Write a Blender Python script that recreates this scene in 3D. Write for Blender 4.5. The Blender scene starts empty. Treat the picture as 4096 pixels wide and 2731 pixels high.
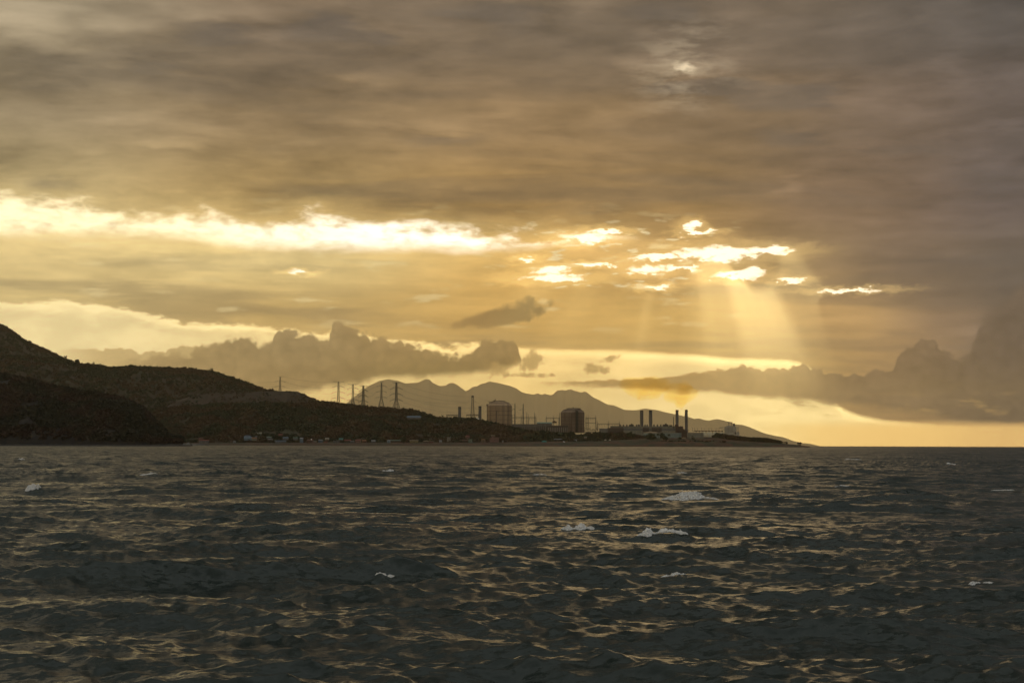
import bpy, bmesh, math, random
import numpy as np
from mathutils import Matrix, Vector

R = math.radians
scene = bpy.context.scene
COL = scene.collection

# ------------------------------------------------------------------ camera
F = 6258.0                      # focal length in photo pixels (55 mm on a 36 mm sensor)
CAMZ = 4.0
PITCH, ROLL = R(3.78), R(0.206)
cam_data = bpy.data.cameras.new("camera")
cam_data.lens = 55.0
cam_data.sensor_width = 36.0
cam_data.clip_start = 0.5
cam_data.clip_end = 250000
cam = bpy.data.objects.new("camera", cam_data)
COL.objects.link(cam)
cam.location = (0, 0, CAMZ)
CM = Matrix.Rotation(R(90) + PITCH, 4, 'X') @ Matrix.Rotation(ROLL, 4, 'Z')
cam.rotation_euler = CM.to_euler()
scene.camera = cam

def ray(px, py):
    return (CM @ Vector(((px - 2048) / F, (1365.5 - py) / F, -1.0, 0.0))).to_3d().normalized()

def P(px, py, Y):
    """Point at distance Y north of the shore boat, seen at photo position px, py."""
    d = ray(px, py)
    return Vector((0, 0, CAMZ)) + d * (Y / d.y)

def AE(px, py):
    d = ray(px, py)
    return math.degrees(math.atan2(d.x, d.y)), math.degrees(math.asin(d.z))

# ------------------------------------------------------------------ exposure
scene.view_settings.view_transform = 'Standard'
scene.view_settings.look = 'None'
scene.view_settings.gamma = 1.0
scene.view_settings.exposure = 0.0
scene.view_settings.use_curve_mapping = False
scene.render.engine = 'CYCLES'

# ------------------------------------------------------------------ sun behind the clouds
SUN_AZ, SUN_EL = AE(2735, 400)
sd = bpy.data.lights.new("sun", 'SUN')
sd.energy = 0.035
sd.angle = R(14)
sd.color = (1.0, 0.72, 0.36)
sun = bpy.data.objects.new("sun", sd)
COL.objects.link(sun)
sun.rotation_euler = (R(90 - SUN_EL), 0, R(180 - SUN_AZ))

# ------------------------------------------------------------------ world: sky and clouds
W = bpy.data.worlds.new("World")
scene.world = W
W.use_nodes = True
NT = W.node_tree
NT.nodes.clear()

class E:
    """Tiny expression helper: arithmetic on node sockets."""
    nt = NT
    def __init__(s, k): s.k = k
    @staticmethod
    def put(node, i, v):
        if isinstance(v, E): E.nt.links.new(v.k, node.inputs[i])
        else: node.inputs[i].default_value = v
    @staticmethod
    def m(op, *a, clamp=False):
        n = E.nt.nodes.new('ShaderNodeMath'); n.operation = op; n.use_clamp = clamp
        for i, v in enumerate(a): E.put(n, i, v)
        return E(n.outputs[0])
    def __add__(s, o): return E.m('ADD', s, o)
    __radd__ = __add__
    def __sub__(s, o): return E.m('SUBTRACT', s, o)
    def __rsub__(s, o): return E.m('SUBTRACT', o, s)
    def __mul__(s, o): return E.m('MULTIPLY', s, o)
    __rmul__ = __mul__
    def __truediv__(s, o): return E.m('DIVIDE', s, o)

def emax(a, b): return E.m('MAXIMUM', a, b)
def emin(a, b): return E.m('MINIMUM', a, b)
def madd(a, b, c): return E.m('MULTIPLY_ADD', a, b, c)
def sstep(x, a, b, lo=0.0, hi=1.0):
    n = E.nt.nodes.new('ShaderNodeMapRange'); n.interpolation_type = 'SMOOTHSTEP'
    E.put(n, 0, x)
    for i, v in enumerate((a, b, lo, hi)): E.put(n, i + 1, v)
    return E(n.outputs[0])
def lin(x, a, b, lo=0.0, hi=1.0):
    n = E.nt.nodes.new('ShaderNodeMapRange')
    E.put(n, 0, x)
    for i, v in enumerate((a, b, lo, hi)): E.put(n, i + 1, v)
    return E(n.outputs[0])
def vec(x, y, z=0.0):
    n = E.nt.nodes.new('ShaderNodeCombineXYZ')
    for i, v in enumerate((x, y, z)): E.put(n, i, v)
    return E(n.outputs[0])
def noise(v, scale, detail=4.0, rough=0.5, dist=0.0, dims='3D', out=0, lac=2.0):
    n = E.nt.nodes.new('ShaderNodeTexNoise'); n.noise_dimensions = dims
    E.put(n, 'Vector', v); n.inputs['Scale'].default_value = scale
    n.inputs['Detail'].default_value = detail; n.inputs['Roughness'].default_value = rough
    n.inputs['Distortion'].default_value = dist; n.inputs['Lacunarity'].default_value = lac
    return E(n.outputs[out])
def curve(x, pts):
    """value as a smooth function of x through pts."""
    xs = [p[0] for p in pts]; ys = [p[1] for p in pts]
    x0, x1, y0, y1 = min(xs), max(xs), min(ys), max(ys)
    if y1 - y0 < 1e-6: y1 = y0 + 1e-6
    n = E.nt.nodes.new('ShaderNodeFloatCurve'); c = n.mapping.curves[0]
    q = [((a - x0) / (x1 - x0), (b - y0) / (y1 - y0)) for a, b in pts]
    c.points[0].location = q[0]; c.points[1].location = q[-1]
    for a in q[1:-1]: c.points.new(*a)
    for p in c.points: p.handle_type = 'AUTO_CLAMPED'
    n.mapping.update()
    E.put(n, 'Value', lin(x, x0, x1))
    return madd(E(n.outputs[0]), y1 - y0, y0)
def pcurve(x, pts):
    """the same from photo positions: elevation as a function of azimuth."""
    return curve(x, sorted(AE(a, b) for a, b in pts))
def cmix(f, a, b, mode='MIX'):
    n = E.nt.nodes.new('ShaderNodeMix'); n.data_type = 'RGBA'; n.blend_type = mode; n.clamp_factor = True
    E.put(n, 0, f)
    for i, v in ((6, a), (7, b)):
        if isinstance(v, E): E.nt.links.new(v.k, n.inputs[i])
        else: n.inputs[i].default_value = (*v, 1.0)
    return E(n.outputs[2])
def s2l(c):
    return tuple((v / 255 / 12.92) if v / 255 < .04045 else ((v / 255 + .055) / 1.055) ** 2.4 for v in c)
def ramp(x, pts):
    """colour ramp over azimuth from (photo x, sRGB colour)"""
    xs = [p[0] for p in pts]; x0, x1 = xs[0], xs[-1]
    n = E.nt.nodes.new('ShaderNodeValToRGB'); n.color_ramp.interpolation = 'EASE'
    els = n.color_ramp.elements
    els[0].position = 0; els[0].color = (*s2l(pts[0][1]), 1)
    els[1].position = 1; els[1].color = (*s2l(pts[-1][1]), 1)
    for a, c in pts[1:-1]:
        e = els.new((a - x0) / (x1 - x0)); e.color = (*s2l(c), 1)
    E.put(n, 0, lin(x, x0, x1))
    return E(n.outputs[0])
def build_sky():
    E.nt = NT
    def noise(v, *a, **k):
        k['dims'] = '2D'
        return globals()['noise'](v, *a, **k)
    def vec(x, y, z=0.0):
        return globals()['vec'](x + z * 17.3, y) if z else globals()['vec'](x, y)
    tc = NT.nodes.new('ShaderNodeTexCoord')
    sep = NT.nodes.new('ShaderNodeSeparateXYZ')
    NT.links.new(tc.outputs['Generated'], sep.inputs[0])
    X, Y, Z = (E(o) for o in sep.outputs)
    az = E.m('ARCTAN2', X, Y) * 57.29578
    el = E.m('ARCSINE', Z) * 57.29578
    zz = emax(Z, 0.0) + 0.045
    dx, dy = X / zz, Y / zz
    A = lambda px: AE(px, 1300)[0]
    EL = lambda py: AE(2048, py)[1]

    # clear sky seen through the gaps
    sky = NT.nodes.new('ShaderNodeTexSky'); sky.sky_type = 'NISHITA'; sky.sun_disc = False
    sky.sun_elevation = R(SUN_EL); sky.sun_rotation = R(SUN_AZ); sky.dust_density = 3.0
    clear = E(sky.outputs[0])

    # own colour of the cloud deck, as it varies round the horizon and upwards
    bk = (164, 167, 166)
    rows = [
        (-6,   [(-150, bk), (-20, (196, 160, 98)), (0, (225, 190, 120)), (20, (120, 104, 88)), (150, bk)]),
        (EL(1500), [(-150, bk), (-50, (170, 156, 128)), (-25, (228, 200, 136)), (0, (230, 190, 114)), (9, (226, 184, 108)), (14, (196, 156, 106)), (17, (128, 110, 94)), (34, (116, 108, 98)), (150, bk)]),
        (EL(1280), [(-150, bk), (-50, (160, 148, 122)), (-18, (226, 198, 134)), (-8, (216, 180, 112)), (0, (218, 172, 94)), (6, (220, 176, 98)), (12, (206, 164, 106)), (15.5, (146, 120, 96)), (18, (110, 97, 88)), (34, (110, 104, 98)), (150, bk)]),
        (EL(1050), [(-150, bk), (-50, (156, 146, 122)), (-18, (234, 206, 142)), (-8, (232, 204, 138)), (0, (208, 164, 90)), (6, (184, 144, 86)), (10, (148, 120, 85)), (14, (120, 101, 86)), (18, (104, 93, 86)), (34, (106, 102, 98)), (150, bk)]),
        (EL(850), [(-150, bk), (-50, (141, 130, 113)), (-18, (175, 154, 109)), (-8, (173, 142, 89)), (0, (167, 130, 75)), (6, (151, 118, 73)), (12, (121, 98, 79)), (18, (99, 88, 86)), (34, (105, 99, 99)), (150, bk)]),
        (EL(480), [(-150, bk), (-50, (133, 124, 111)), (-18, (147, 130, 103)), (-8, (141, 118, 87)), (2, (143, 116, 83)), (8, (125, 103, 79)), (14, (109, 93, 81)), (18, (101, 90, 85)), (34, (105, 100, 101)), (150, bk)]),
        (EL(60), [(-150, bk), (-50, (135, 128, 119)), (-18, (151, 137, 113)), (-8, (129, 111, 91)), (2, (125, 108, 89)), (8, (117, 101, 85)), (18, (97, 90, 85)), (34, (105, 102, 103)), (150, bk)]),
        (40,   [(-150, bk), (-40, (124, 122, 116)), (0, (108, 104, 96)), (40, (110, 110, 108)), (150, bk)]),
        (80,   [(-150, (206, 209, 206)), (150, (206, 209, 206))]),
    ]
    base = None
    for i, (e, pts) in enumerate(rows):
        c = ramp(az, pts)
        base = c if base is None else cmix(sstep(el, rows[i - 1][0], e), base, c)

    # relief of the deck: long soft rolls seen in perspective, with finer streaks
    dv = vec(dx * 0.75, dy, 0.0)
    w = noise(dv, 0.55, 3, 0.5, out=1)
    wv = NT.nodes.new('ShaderNodeVectorMath'); wv.operation = 'MULTIPLY_ADD'
    NT.links.new(w.k, wv.inputs[0]); wv.inputs[1].default_value = (0.9, 0.9, 0)
    NT.links.new(dv.k, wv.inputs[2]); dw = E(wv.outputs[0])
    n1 = noise(dw, 0.9, 5, 0.52)
    n2 = noise(dw, 3.4, 5, 0.6)
    ev = vec(az * 0.22, el, 0.0)
    n3 = noise(ev, 0.85, 6, 0.58, dist=0.3)
    n4 = noise(vec(az * 0.5, el * 1.9, 15.0), 1.1, 4, 0.6)
    relief = madd(n1 - 0.5, 1.5, 0.98) + (n2 - 0.5) * 0.45 + (n3 - 0.5) * 0.9 + (n4 - 0.5) * 0.55
    amp = sstep(el, 3.2, 9.0, 0.30, 1.0)
    relief = madd(relief - 1.0, amp, 1.0)
    relief = emax(relief, 0.5)
    def scale(c, f):
        n = NT.nodes.new('ShaderNodeVectorMath'); n.operation = 'SCALE'
        NT.links.new(c.k, n.inputs[0]); E.put(n, 'Scale', f); return E(n.outputs[0])
    def addc(a, b):
        n = NT.nodes.new('ShaderNodeVectorMath'); n.operation = 'ADD'
        NT.links.new(a.k, n.inputs[0]); NT.links.new(b.k, n.inputs[1]); return E(n.outputs[0])
    # the larger lit swirls and dull folds of this deck
    wa0 = az + (n1 - 0.5) * 3.2 + (n3 - 0.5) * 2.4
    we0 = el + (n2 - 0.5) * 1.1 + (n3 - 0.5) * 0.9
    lump = None
    for (cx, cy, rx, ry, am) in [(120, 125, 210, 75, .34), (520, 90, 260, 45, .14), (980, 62, 260, 36, .24), (1700, 190, 170, 90, .14), (745, 575, 150, 26, .34), (1215, 578, 100, 20, .20), (1490, 305, 120, 32, .24), (1780, 500, 190, 26, .18),
            (2520, 200, 150, 60, .22), (2760, 205, 330, 80, .22), (2930, 240, 280, 40, .20), (2090, 425, 230, 60, .20), (2310, 15, 140, 45, .22), (2900, 50, 150, 35, .22), (3145, 742, 90, 22, .42), (3520, 360, 170, 55, .15), (3960, 520, 220, 22, .22), (3750, 395, 260, 22, .10), (420, 330, 160, 22, .14), (560, 1010, 1, 1, 0),
            (820, 135, 300, 60, -.20), (1260, 105, 250, 75, -.24), (1560, 175, 230, 50, -.20), (620, 265, 260, 45, -.18), (1150, 345, 320, 60, -.12), (150, 235, 220, 70, -.12), (40, 330, 200, 60, -.10), (2840, 345, 300, 46, -.34), (3200, 392, 330, 52, -.24), (2640, 55, 300, 55, -.24), (1900, 40, 300, 60, -.20), (2050, 120, 220, 80, -.14), (3150, 555, 220, 40, -.16), (3400, 130, 300, 60, -.10), (4000, 60, 160, 200, -.16), (3980, 700, 200, 110, -.14), (1800, 540, 240, 30, -.14), (2450, 350, 300, 60, -.10), (3650, 600, 300, 50, -.12), (250, 745, 200, 35, -.16)]:
        if am == 0: continue
        a0, e0 = AE(cx, cy); ra, re = rx / F * 57.3 * 1.25, ry / F * 57.3 * 1.35
        p = (wa0 - a0) / ra; q = (we0 - e0) / re
        g = emax(1.0 - madd(p, p, q * q), 0.0)
        lump = g * g * am if lump is None else madd(g * g, am, lump)
    relief = relief + lump * 1.15
    deck = scale(base, relief)
    # cooler grey in the thick folds
    cool = cmix(sstep(n1, 0.50, 0.30, 0.0, 0.30), deck, scale(base, relief * 0.9), 'MIX')
    deck = cmix(emax(sstep(n1, 0.52, 0.34, 0.0, 0.22), sstep(lump, 0.0, -0.22, 0.0, 0.35)), cool, s2l((100, 97, 96)))
    # pale thin folds, upper part
    thin = sstep(noise(vec(az * 0.30, el, 3.0), 0.42, 5, 0.55), 0.56, 0.80)
    deck = addc(deck, scale(base, thin * 0.4))

    # shared edge noise
    big = noise(vec(az, el * 2.6, 1.0), 0.45, 6, 0.56) - 0.5     # streaky
    fine = noise(vec(az, el * 2.4, 7.0), 1.7, 5, 0.6) - 0.5
    puff = noise(vec(az, el, 4.0), 0.95, 7, 0.55, dist=0.25) - 0.5  # rounder, for cumulus
    vo = NT.nodes.new('ShaderNodeTexVoronoi'); vo.voronoi_dimensions = '2D'; vo.feature = 'F1'; vo.inputs['Scale'].default_value = 2.3
    vo.inputs['Detail'].default_value = 1.0; vo.inputs['Roughness'].default_value = 0.5
    pv = vec(az + puff * 0.6, el + puff * 0.5, 0.0)
    NT.links.new(pv.k, vo.inputs['Vector'])
    bump = 0.45 - E(vo.outputs['Distance'])                      # billows

    # ---- bright opening across the left
    up = pcurve(az, [(-900, 700), (-300, 760), (0, 790), (250, 795), (480, 840), (700, 852), (900, 845), (1080, 880), (1300, 862), (1500, 905), (1700, 900), (1850, 920), (2000, 945), (2150, 950), (2300, 935), (2470, 958), (2700, 985)])
    lo = pcurve(az, [(-900, 900), (-300, 930), (0, 945), (250, 946), (500, 952), (700, 960), (900, 985), (1100, 1000), (1300, 1006), (1500, 1004), (1700, 1004), (1850, 1012), (2000, 1004), (2150, 992), (2300, 968), (2470, 950), (2700, 960)])
    eu = up - el + big * 1.35 + fine * 0.45
    elo = el - lo + big * 0.22 + fine * 0.12
    gap = sstep(emin(eu, elo), -0.16, 0.44)
    gapw = sstep(emin(eu * 1.0, elo), -1.1, 0.5)
    gap = gap * sstep(az, A(2640), A(2380))
    gapw = gapw * sstep(az, A(2800), A(2300)) * sstep(az, -60, -22)
    gapcol = addc(scale(clear, 0.008), scale(cmix(sstep(az, -14, -4), s2l((255, 236, 188)), s2l((255, 248, 228))), sstep(fine * 0.8 + big * 0.8, -0.36, 0.16, 0.86, 1.5)))
    out = addc(deck, scale(cmix(0.0, s2l((236, 206, 134)), s2l((236, 206, 134))), gapw * 0.34))
    out = cmix(gap, out, gapcol)
    # ---- dapple of bright flecks in the lower deck
    fl = noise(vec(az * 0.42, el * 1.9, 11.0), 1.15, 4, 0.5)
    flm = sstep(fl, 0.60, 0.74) * sstep(el, 3.6, 5.0) * sstep(el, 9.3, 7.2) * sstep(az, 10.5, 6.0) * sstep(az, -40, -22)
    out = cmix(flm * 0.45, out, s2l((255, 232, 170)))
    fl2 = noise(vec(az * 0.5, el * 2.0, 2.0), 2.1, 3, 0.5)
    flm2 = sstep(fl2, 0.60, 0.72) * sstep(el, 5.2, 6.0) * sstep(el, 8.6, 7.6) * sstep(az, 9.0, 6.5) * sstep(az, -1.5, 1.5)
    out = cmix(flm2 * 0.6, out, s2l((255, 240, 190)))

    # ---- holes round the sun
    rag = noise(vec(az * 0.8, el * 2.2, 13.0), 3.2, 4, 0.62) - 0.5
    wa = az + big * 0.8 + fine * 0.7
    we = el + fine * 0.42 + big * 0.20 + rag * 0.16
    acc = None
    for (cx, cy, rx, ry) in [(2867, 1013, 150, 25), (2905, 1018, 80, 28), (3076, 999, 95, 13), (2950, 1102, 82, 16), (3000, 1090, 40, 14),
                             (2588, 1079, 66, 17), (2723, 1070, 62, 9), (2625, 1028, 80, 10), (3158, 1121, 46, 8), (3410, 1159, 100, 7),
                             (2623, 1150, 44, 8), (2788, 928, 52, 8), (2765, 905, 26, 16), (2353, 953, 80, 17), (2222, 1112, 105, 14),
                             (2205, 1083, 50, 14), (2380, 1059, 84, 8), (2113, 1038, 34, 9), (1201, 1086, 40, 6), (2420, 925, 60, 9)]:
        a0, e0 = AE(cx, cy); ra, re = rx / F * 57.3 * 1.1, ry / F * 57.3 * 1.05
        p = (wa - a0) / ra; q = (we - e0) / re
        d = 1.0 - madd(p, p, q * q)
        acc = d if acc is None else emax(acc, d)
    hole = sstep(acc + rag * 2.4, -0.55, 0.75)
    halo = sstep(acc, -11.0, 0.3)
    out = addc(out, scale(cmix(0.0, s2l((255, 214, 128)), s2l((255, 214, 128))), halo * halo * 0.34))
    out = cmix(hole, out, addc(scale(clear, 0.008), scale(cmix(0.0, s2l((255, 246, 220)), (1, 1, 1)), 1.25)))
    # veiled sun high up
    a0, e0 = AE(2735, 272)
    p = (az + big * 1.1 + fine * 0.7 - a0); q = (el + big * 1.0 + fine * .8 - e0)
    rr = E.m('SQRT', madd(p, p, q * q * 1.5))
    out = addc(out, scale(cmix(0.0, s2l((255, 236, 196)), (1, 1, 1)), sstep(rr, 0.55, 0.0) * 0.55 + sstep(rr, 2.8, 0.1) * sstep(n4, .35, .65) * 0.16))

    # ---- pale sky below the deck's edge
    edge = pcurve(az, [(-1200, 1180), (0, 1200), (300, 1212), (520, 1225), (700, 1278), (900, 1288), (1100, 1312), (1300, 1318), (1500, 1340), (1800, 1378), (2100, 1385), (2600, 1402), (3000, 1428), (3160, 1436), (3400, 1640), (3700, 1690), (4300, 1720)])
    ee = edge - el + big * sstep(az, -1, 1, 0.75, 0.12) + fine * sstep(az, -1, 1, 0.45, 0.08)
    low = sstep(ee, -0.03, 0.22)
    lowcol = cmix(sstep(el, 0.4, 3.4), ramp(az, [(-25, (226, 194, 130)), (-6, (214, 180, 112)), (0, (244, 206, 122)), (5, (250, 222, 150)), (10, (250, 222, 150)), (18, (238, 200, 122)), (30, (196, 164, 110))]),
                  ramp(az, [(-25, (236, 208, 150)), (-16, (252, 228, 166)), (-5, (248, 216, 144)), (2, (250, 214, 138)), (9, (252, 222, 150)), (18, (226, 184, 116))]))
    wisps = noise(vec(az * 0.45, el * 1.3, 5.0), 1.0, 5, 0.6)
    lowcol = scale(lowcol, sstep(wisps, 0.3, 0.75, 0.90, 1.16) * sstep(el, 5.0, 0.3, 1.12, 2.1) + sstep(ee, 0.5, 0.05) * sstep(ee, -0.02, 0.06) * sstep(az, -24, -4, 0.15, 0.9))
    out = cmix(low, out, lowcol)
    lowright = sstep(el, EL(1668) , EL(1715)) * sstep(az, A(2900), A(3300))
    out = cmix(lowright, out, scale(ramp(az, [(8, (250, 212, 130)), (14, (242, 198, 118)), (18, (228, 184, 112)), (24, (150, 128, 100))]), 2.2))

    # ---- low layer behind the hill, far left
    t0 = pcurve(az, [(0, 1380), (200, 1388), (300, 1384), (480, 1388), (560, 1400), (760, 1378), (900, 1420), (1100, 1500)])
    d = t0 - el + bump * 0.20 + puff * 0.25
    out = cmix(sstep(d, 0.0, 0.10) * sstep(az, A(160), A(420)) * sstep(az, A(1150), A(900)) * 0.85, out, ramp(az, [(-16, (226, 192, 128)), (-10, (200, 170, 112))]))

    # ---- left cumulus
    top = pcurve(az, [(330, 1520), (480, 1440), (600, 1416), (700, 1405), (800, 1385), (880, 1362), (950, 1338), (1000, 1342), (1060, 1372), (1100, 1332), (1140, 1312), (1190, 1326), (1230, 1326), (1280, 1350), (1312, 1356), (1332, 1288), (1372, 1284), (1450, 1316), (1550, 1350), (1650, 1368), (1750, 1398), (1840, 1412), (1880, 1396), (1940, 1352), (2010, 1340), (2050, 1350), (2075, 1400), (2100, 1470)])
    bot = pcurve(az, [(330, 1640), (1400, 1560), (1560, 1522), (1700, 1520), (1850, 1516), (1950, 1504), (2030, 1488), (2080, 1472), (2110, 1465)])
    dt = top - el + bump * 0.30 + puff * 0.62
    db = el - bot + puff * 0.5
    cu = sstep(dt, -0.06, 0.17) * sstep(db, 0.0, 0.35) * sstep(az, A(2150), A(2070)) * sstep(az, A(390) , A(640))
    ccol = cmix(sstep(el, EL(1520), EL(1380)), ramp(az, [(-14, (204, 172, 118)), (-8, (172, 142, 94)), (-3, (152, 126, 72)), (1, (150, 120, 66))]),
                ramp(az, [(-14, (186, 156, 102)), (-8, (168, 142, 98)), (-4, (176, 144, 92)), (1, (160, 128, 78))]))
    shade = 1.0 + puff * 0.45 + bump * 0.32 + sstep(dt, 0.34, 0.0) * 0.13
    out = cmix(cu, out, scale(ccol, shade * 0.93))
    # ragged scraps to its right
    sc = noise(vec(az, el, 9.0), 1.9, 5, 0.6)
    env = None
    for (cx, cy, rx, ry, s) in [(2120, 1440, 70, 60, 0), (2380, 1476, 80, 26, 0), (2440, 1434, 50, 18, .3), (2110, 1500, 120, 14, 0), (1985, 1480, 60, 40, 0)]:
        a0, e0 = AE(cx, cy); p = (az - a0) / (rx / F * 57.3); q = (el - e0 - (az - a0) * s) / (ry / F * 57.3)
        g = 1.0 - madd(p, p, q * q); env = g if env is None else emax(env, g)
    out = cmix(sstep(env + (sc - 0.5) * 3.4, 0.1, 1.1) * 0.8, out, s2l((196, 158, 92)))
    # drifting dark cloud
    a0, e0 = AE(2010, 1260)
    p = az - a0; q = el - e0 - p * 0.22
    p = p / 1.95; q = q / lin(p, -1.0, 1.0, 0.28, 0.62)
    dd = 1.0 - madd(p, p, q * q) + puff * 1.9 + (sc - 0.5) * 1.5 * sstep(p, -0.4, 0.8)
    out = cmix(sstep(dd, 0.05, 0.75), out, scale(cmix(sstep(p, -0.6, 0.9), s2l((160, 126, 74)), s2l((138, 112, 66))), 1.0 + puff * 0.6))

    # ---- right cumulus bank and the dark tower
    top = pcurve(az, [(2080, 1530), (2200, 1524), (2450, 1514), (2600, 1506), (2700, 1496), (2780, 1482), (2880, 1474), (2950, 1452), (3050, 1468), (3130, 1470), (3200, 1450), (3270, 1472), (3400, 1476), (3540, 1470), (3590, 1420), (3640, 1368), (3700, 1356), (3770, 1388), (3830, 1420), (3870, 1400), (3895, 1330), (3960, 1200), (4400, 900)])
    bot = pcurve(az, [(2080, 1526), (2300, 1552), (2600, 1568), (2900, 1586), (3100, 1598), (3300, 1622), (3500, 1640), (3700, 1662), (3900, 1690), (4100, 1694), (4400, 1700)])
    bw = sstep(az, A(2500), A(3500))
    dt = top - el + (bump * 0.30 + puff * 0.50) * madd(bw, 0.75, 0.25)
    db = el - bot + puff * 0.35 + fine * 0.2
    cu = sstep(dt, -0.01, sstep(az, A(3800), A(4000), 0.08, 0.9)) * sstep(db, -0.03, 0.24)
    rcol = cmix(sstep(el, EL(1640), EL(1430)), ramp(az, [(-1, (214, 174, 106)), (5, (216, 174, 104)), (9, (206, 168, 106)), (13, (166, 138, 106)), (18, (134, 116, 98))]),
                ramp(az, [(-1, (200, 162, 98)), (5, (206, 162, 92)), (9, (190, 152, 98)), (13, (150, 122, 92)), (18, (116, 100, 88))]))
    out = cmix(cu, out, scale(rcol, sstep(az, 5.0, 12.0, 0.98, 0.86) + puff * 0.38 + bump * 0.24 + sstep(dt, 0.22, 0.0) * 0.10))
    # small low scraps over the right horizon
    lw = noise(vec(az * 0.5, el * 1.8, 6.0), 1.6, 5, 0.6)
    lm = sstep(lw, 0.52, 0.70) * sstep(el, 0.9, 1.3) * sstep(el, 2.1, 1.5) * sstep(az, A(2900), A(3250))
    out = cmix(lm * 0.7, out, s2l((206, 168, 110)))

    # ---- crepuscular rays fanning out below the sun
    sa, se = AE(2735, 400)
    ra, re = az - sa, se - el
    phi = E.m('ARCTAN2', ra, re) * 57.29578
    rad = E.m('SQRT', madd(ra, ra, re * re))
    rays = curve(phi, [(-60, 0), (-44, 0.0), (-38, .14), (-33, .03), (-28, .10), (-22, .02), (-12.5, .04), (-10.5, .15), (-8.5, .05), (-2, .03), (-1, .06), (3.5, .24), (7, .46), (11, .48), (16.5, .90), (20.5, .90), (25.5, .50), (30.5, .20), (33.5, .26), (38, .02), (60, 0)])
    rays = rays + (noise(vec(phi, 0.0, 0.0), 0.5, 3, 0.6) - 0.5) * 0.10 * sstep(phi, -40, 0) * sstep(phi, 36, 22)
    start = curve(phi, [(-60, 7.6), (-30, 7.4), (-11, 6.9), (0, 6.2), (8, 5.7), (14, 6.0), (18, 6.7), (24, 7.2), (34, 6.3), (60, 6.3)])
    win = sstep(rad - start, -0.15, 0.5) * sstep(rad, sstep(phi, 27, 34, 13.0, 8.8), sstep(phi, 0, 14, 7.8, 8.6))
    out = addc(out, scale(cmix(0.0, s2l((255, 224, 150)), (1, 1, 1)), emax(rays, 0.0) * win * sstep(rad, 5.5, 10.5, 1.12, 0.74)))

    # the air overhead behind the deck still tints it a little
    out = addc(out, scale(clear, 0.0003))
    bg = NT.nodes.new('ShaderNodeBackground'); bg.inputs['Strength'].default_value = 1.0
    NT.links.new(out.k, bg.inputs['Color'])
    wo = NT.nodes.new('ShaderNodeOutputWorld')
    NT.links.new(bg.outputs[0], wo.inputs['Surface'])
    W.cycles.sampling_method = 'MANUAL'; W.cycles.sample_map_resolution = 512

build_sky()
# ------------------------------------------------------------------ mesh helpers
def link(o, parent=None):
    COL.objects.link(o)
    if parent is not None: o.parent = parent
    return o

def np_mesh(name, verts, faces4=None, faces3=None, smooth=True):
    me = bpy.data.meshes.new(name)
    nv = len(verts); me.vertices.add(nv)
    me.vertices.foreach_set('co', np.ascontiguousarray(verts, dtype=np.float32).ravel())
    loops, starts, n = [], [], 0
    if faces4 is not None and len(faces4):
        loops.append(faces4.ravel()); starts.append(np.arange(len(faces4)) * 4); n = len(faces4) * 4
    if faces3 is not None and len(faces3):
        loops.append(faces3.ravel()); starts.append(n + np.arange(len(faces3)) * 3)
    L = np.concatenate(loops).astype(np.int32); S = np.concatenate(starts).astype(np.int32)
    me.loops.add(len(L)); me.loops.foreach_set('vertex_index', L)
    me.polygons.add(len(S)); me.polygons.foreach_set('loop_start', S)
    me.polygons.foreach_set('use_smooth', np.full(len(S), smooth))
    me.update(calc_edges=True)
    return me

def grid_faces(nr, nc):
    i = np.arange(nr - 1)[:, None] * nc + np.arange(nc - 1)[None, :]
    return np.stack([i, i + 1, i + nc + 1, i + nc], -1).reshape(-1, 4)

def tag(o, label=None, cat=None, group=None, kind=None):
    for k, v in (('label', label), ('category', cat), ('group', group), ('kind', kind)):
        if v: o[k] = v
    return o

# ------------------------------------------------------------------ the sea: wind waves
def ocean_tile(N, L, seed, lam_lo, lam_hi, lam_peak, ang, spread, std):
    rng = np.random.default_rng(seed)
    k1 = np.fft.fftfreq(N, L / N) * 2 * math.pi
    kx, ky = np.meshgrid(k1, k1, indexing='xy')
    k = np.hypot(kx, ky); k[0, 0] = 1e9
    kp = 2 * math.pi / lam_peak
    th = np.arctan2(ky, kx) - ang
    D = np.abs(np.cos(th)) ** spread
    D = np.where(np.cos(th) > 0, D, D * 0.12)
    S = np.exp(-1.25 * (kp / k) ** 2) * k ** -4.0 * D
    S = S * ((k > 2 * math.pi / lam_hi) & (k < 2 * math.pi / lam_lo))
    S = S * np.exp(-(k * lam_lo / 7.5) ** 2)
    h0 = (rng.normal(size=(N, N)) + 1j * rng.normal(size=(N, N))) * np.sqrt(S)
    H = np.fft.ifft2(h0)
    s = std / H.real.std()
    h = H.real * s
    dx = np.fft.ifft2(h0 * 1j * kx / k).real * s
    dy = np.fft.ifft2(h0 * 1j * ky / k).real * s
    return dict(N=N, L=L, f=np.stack([h, dx, dy], -1).astype(np.float32))

def tile_at(t, x, y, rot=0.0):
    c, s = math.cos(rot), math.sin(rot)
    u = ((x * c + y * s) / t['L'] * t['N']) % t['N']; v = ((-x * s + y * c) / t['L'] * t['N']) % t['N']
    i = np.floor(u).astype(np.int64) % t['N']; j = np.floor(v).astype(np.int64) % t['N']
    a = (u - np.floor(u))[..., None].astype(np.float32); b = (v - np.floor(v))[..., None].astype(np.float32)
    i2 = (i + 1) % t['N']; j2 = (j + 1) % t['N']; f = t['f']
    r = (f[j, i] * (1 - a) + f[j, i2] * a) * (1 - b) + (f[j2, i] * (1 - a) + f[j2, i2] * a) * b
    hx, hy = r[..., 1].copy(), r[..., 2].copy()
    r[..., 1] = hx * c - hy * s; r[..., 2] = hx * s + hy * c
    return r

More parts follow.
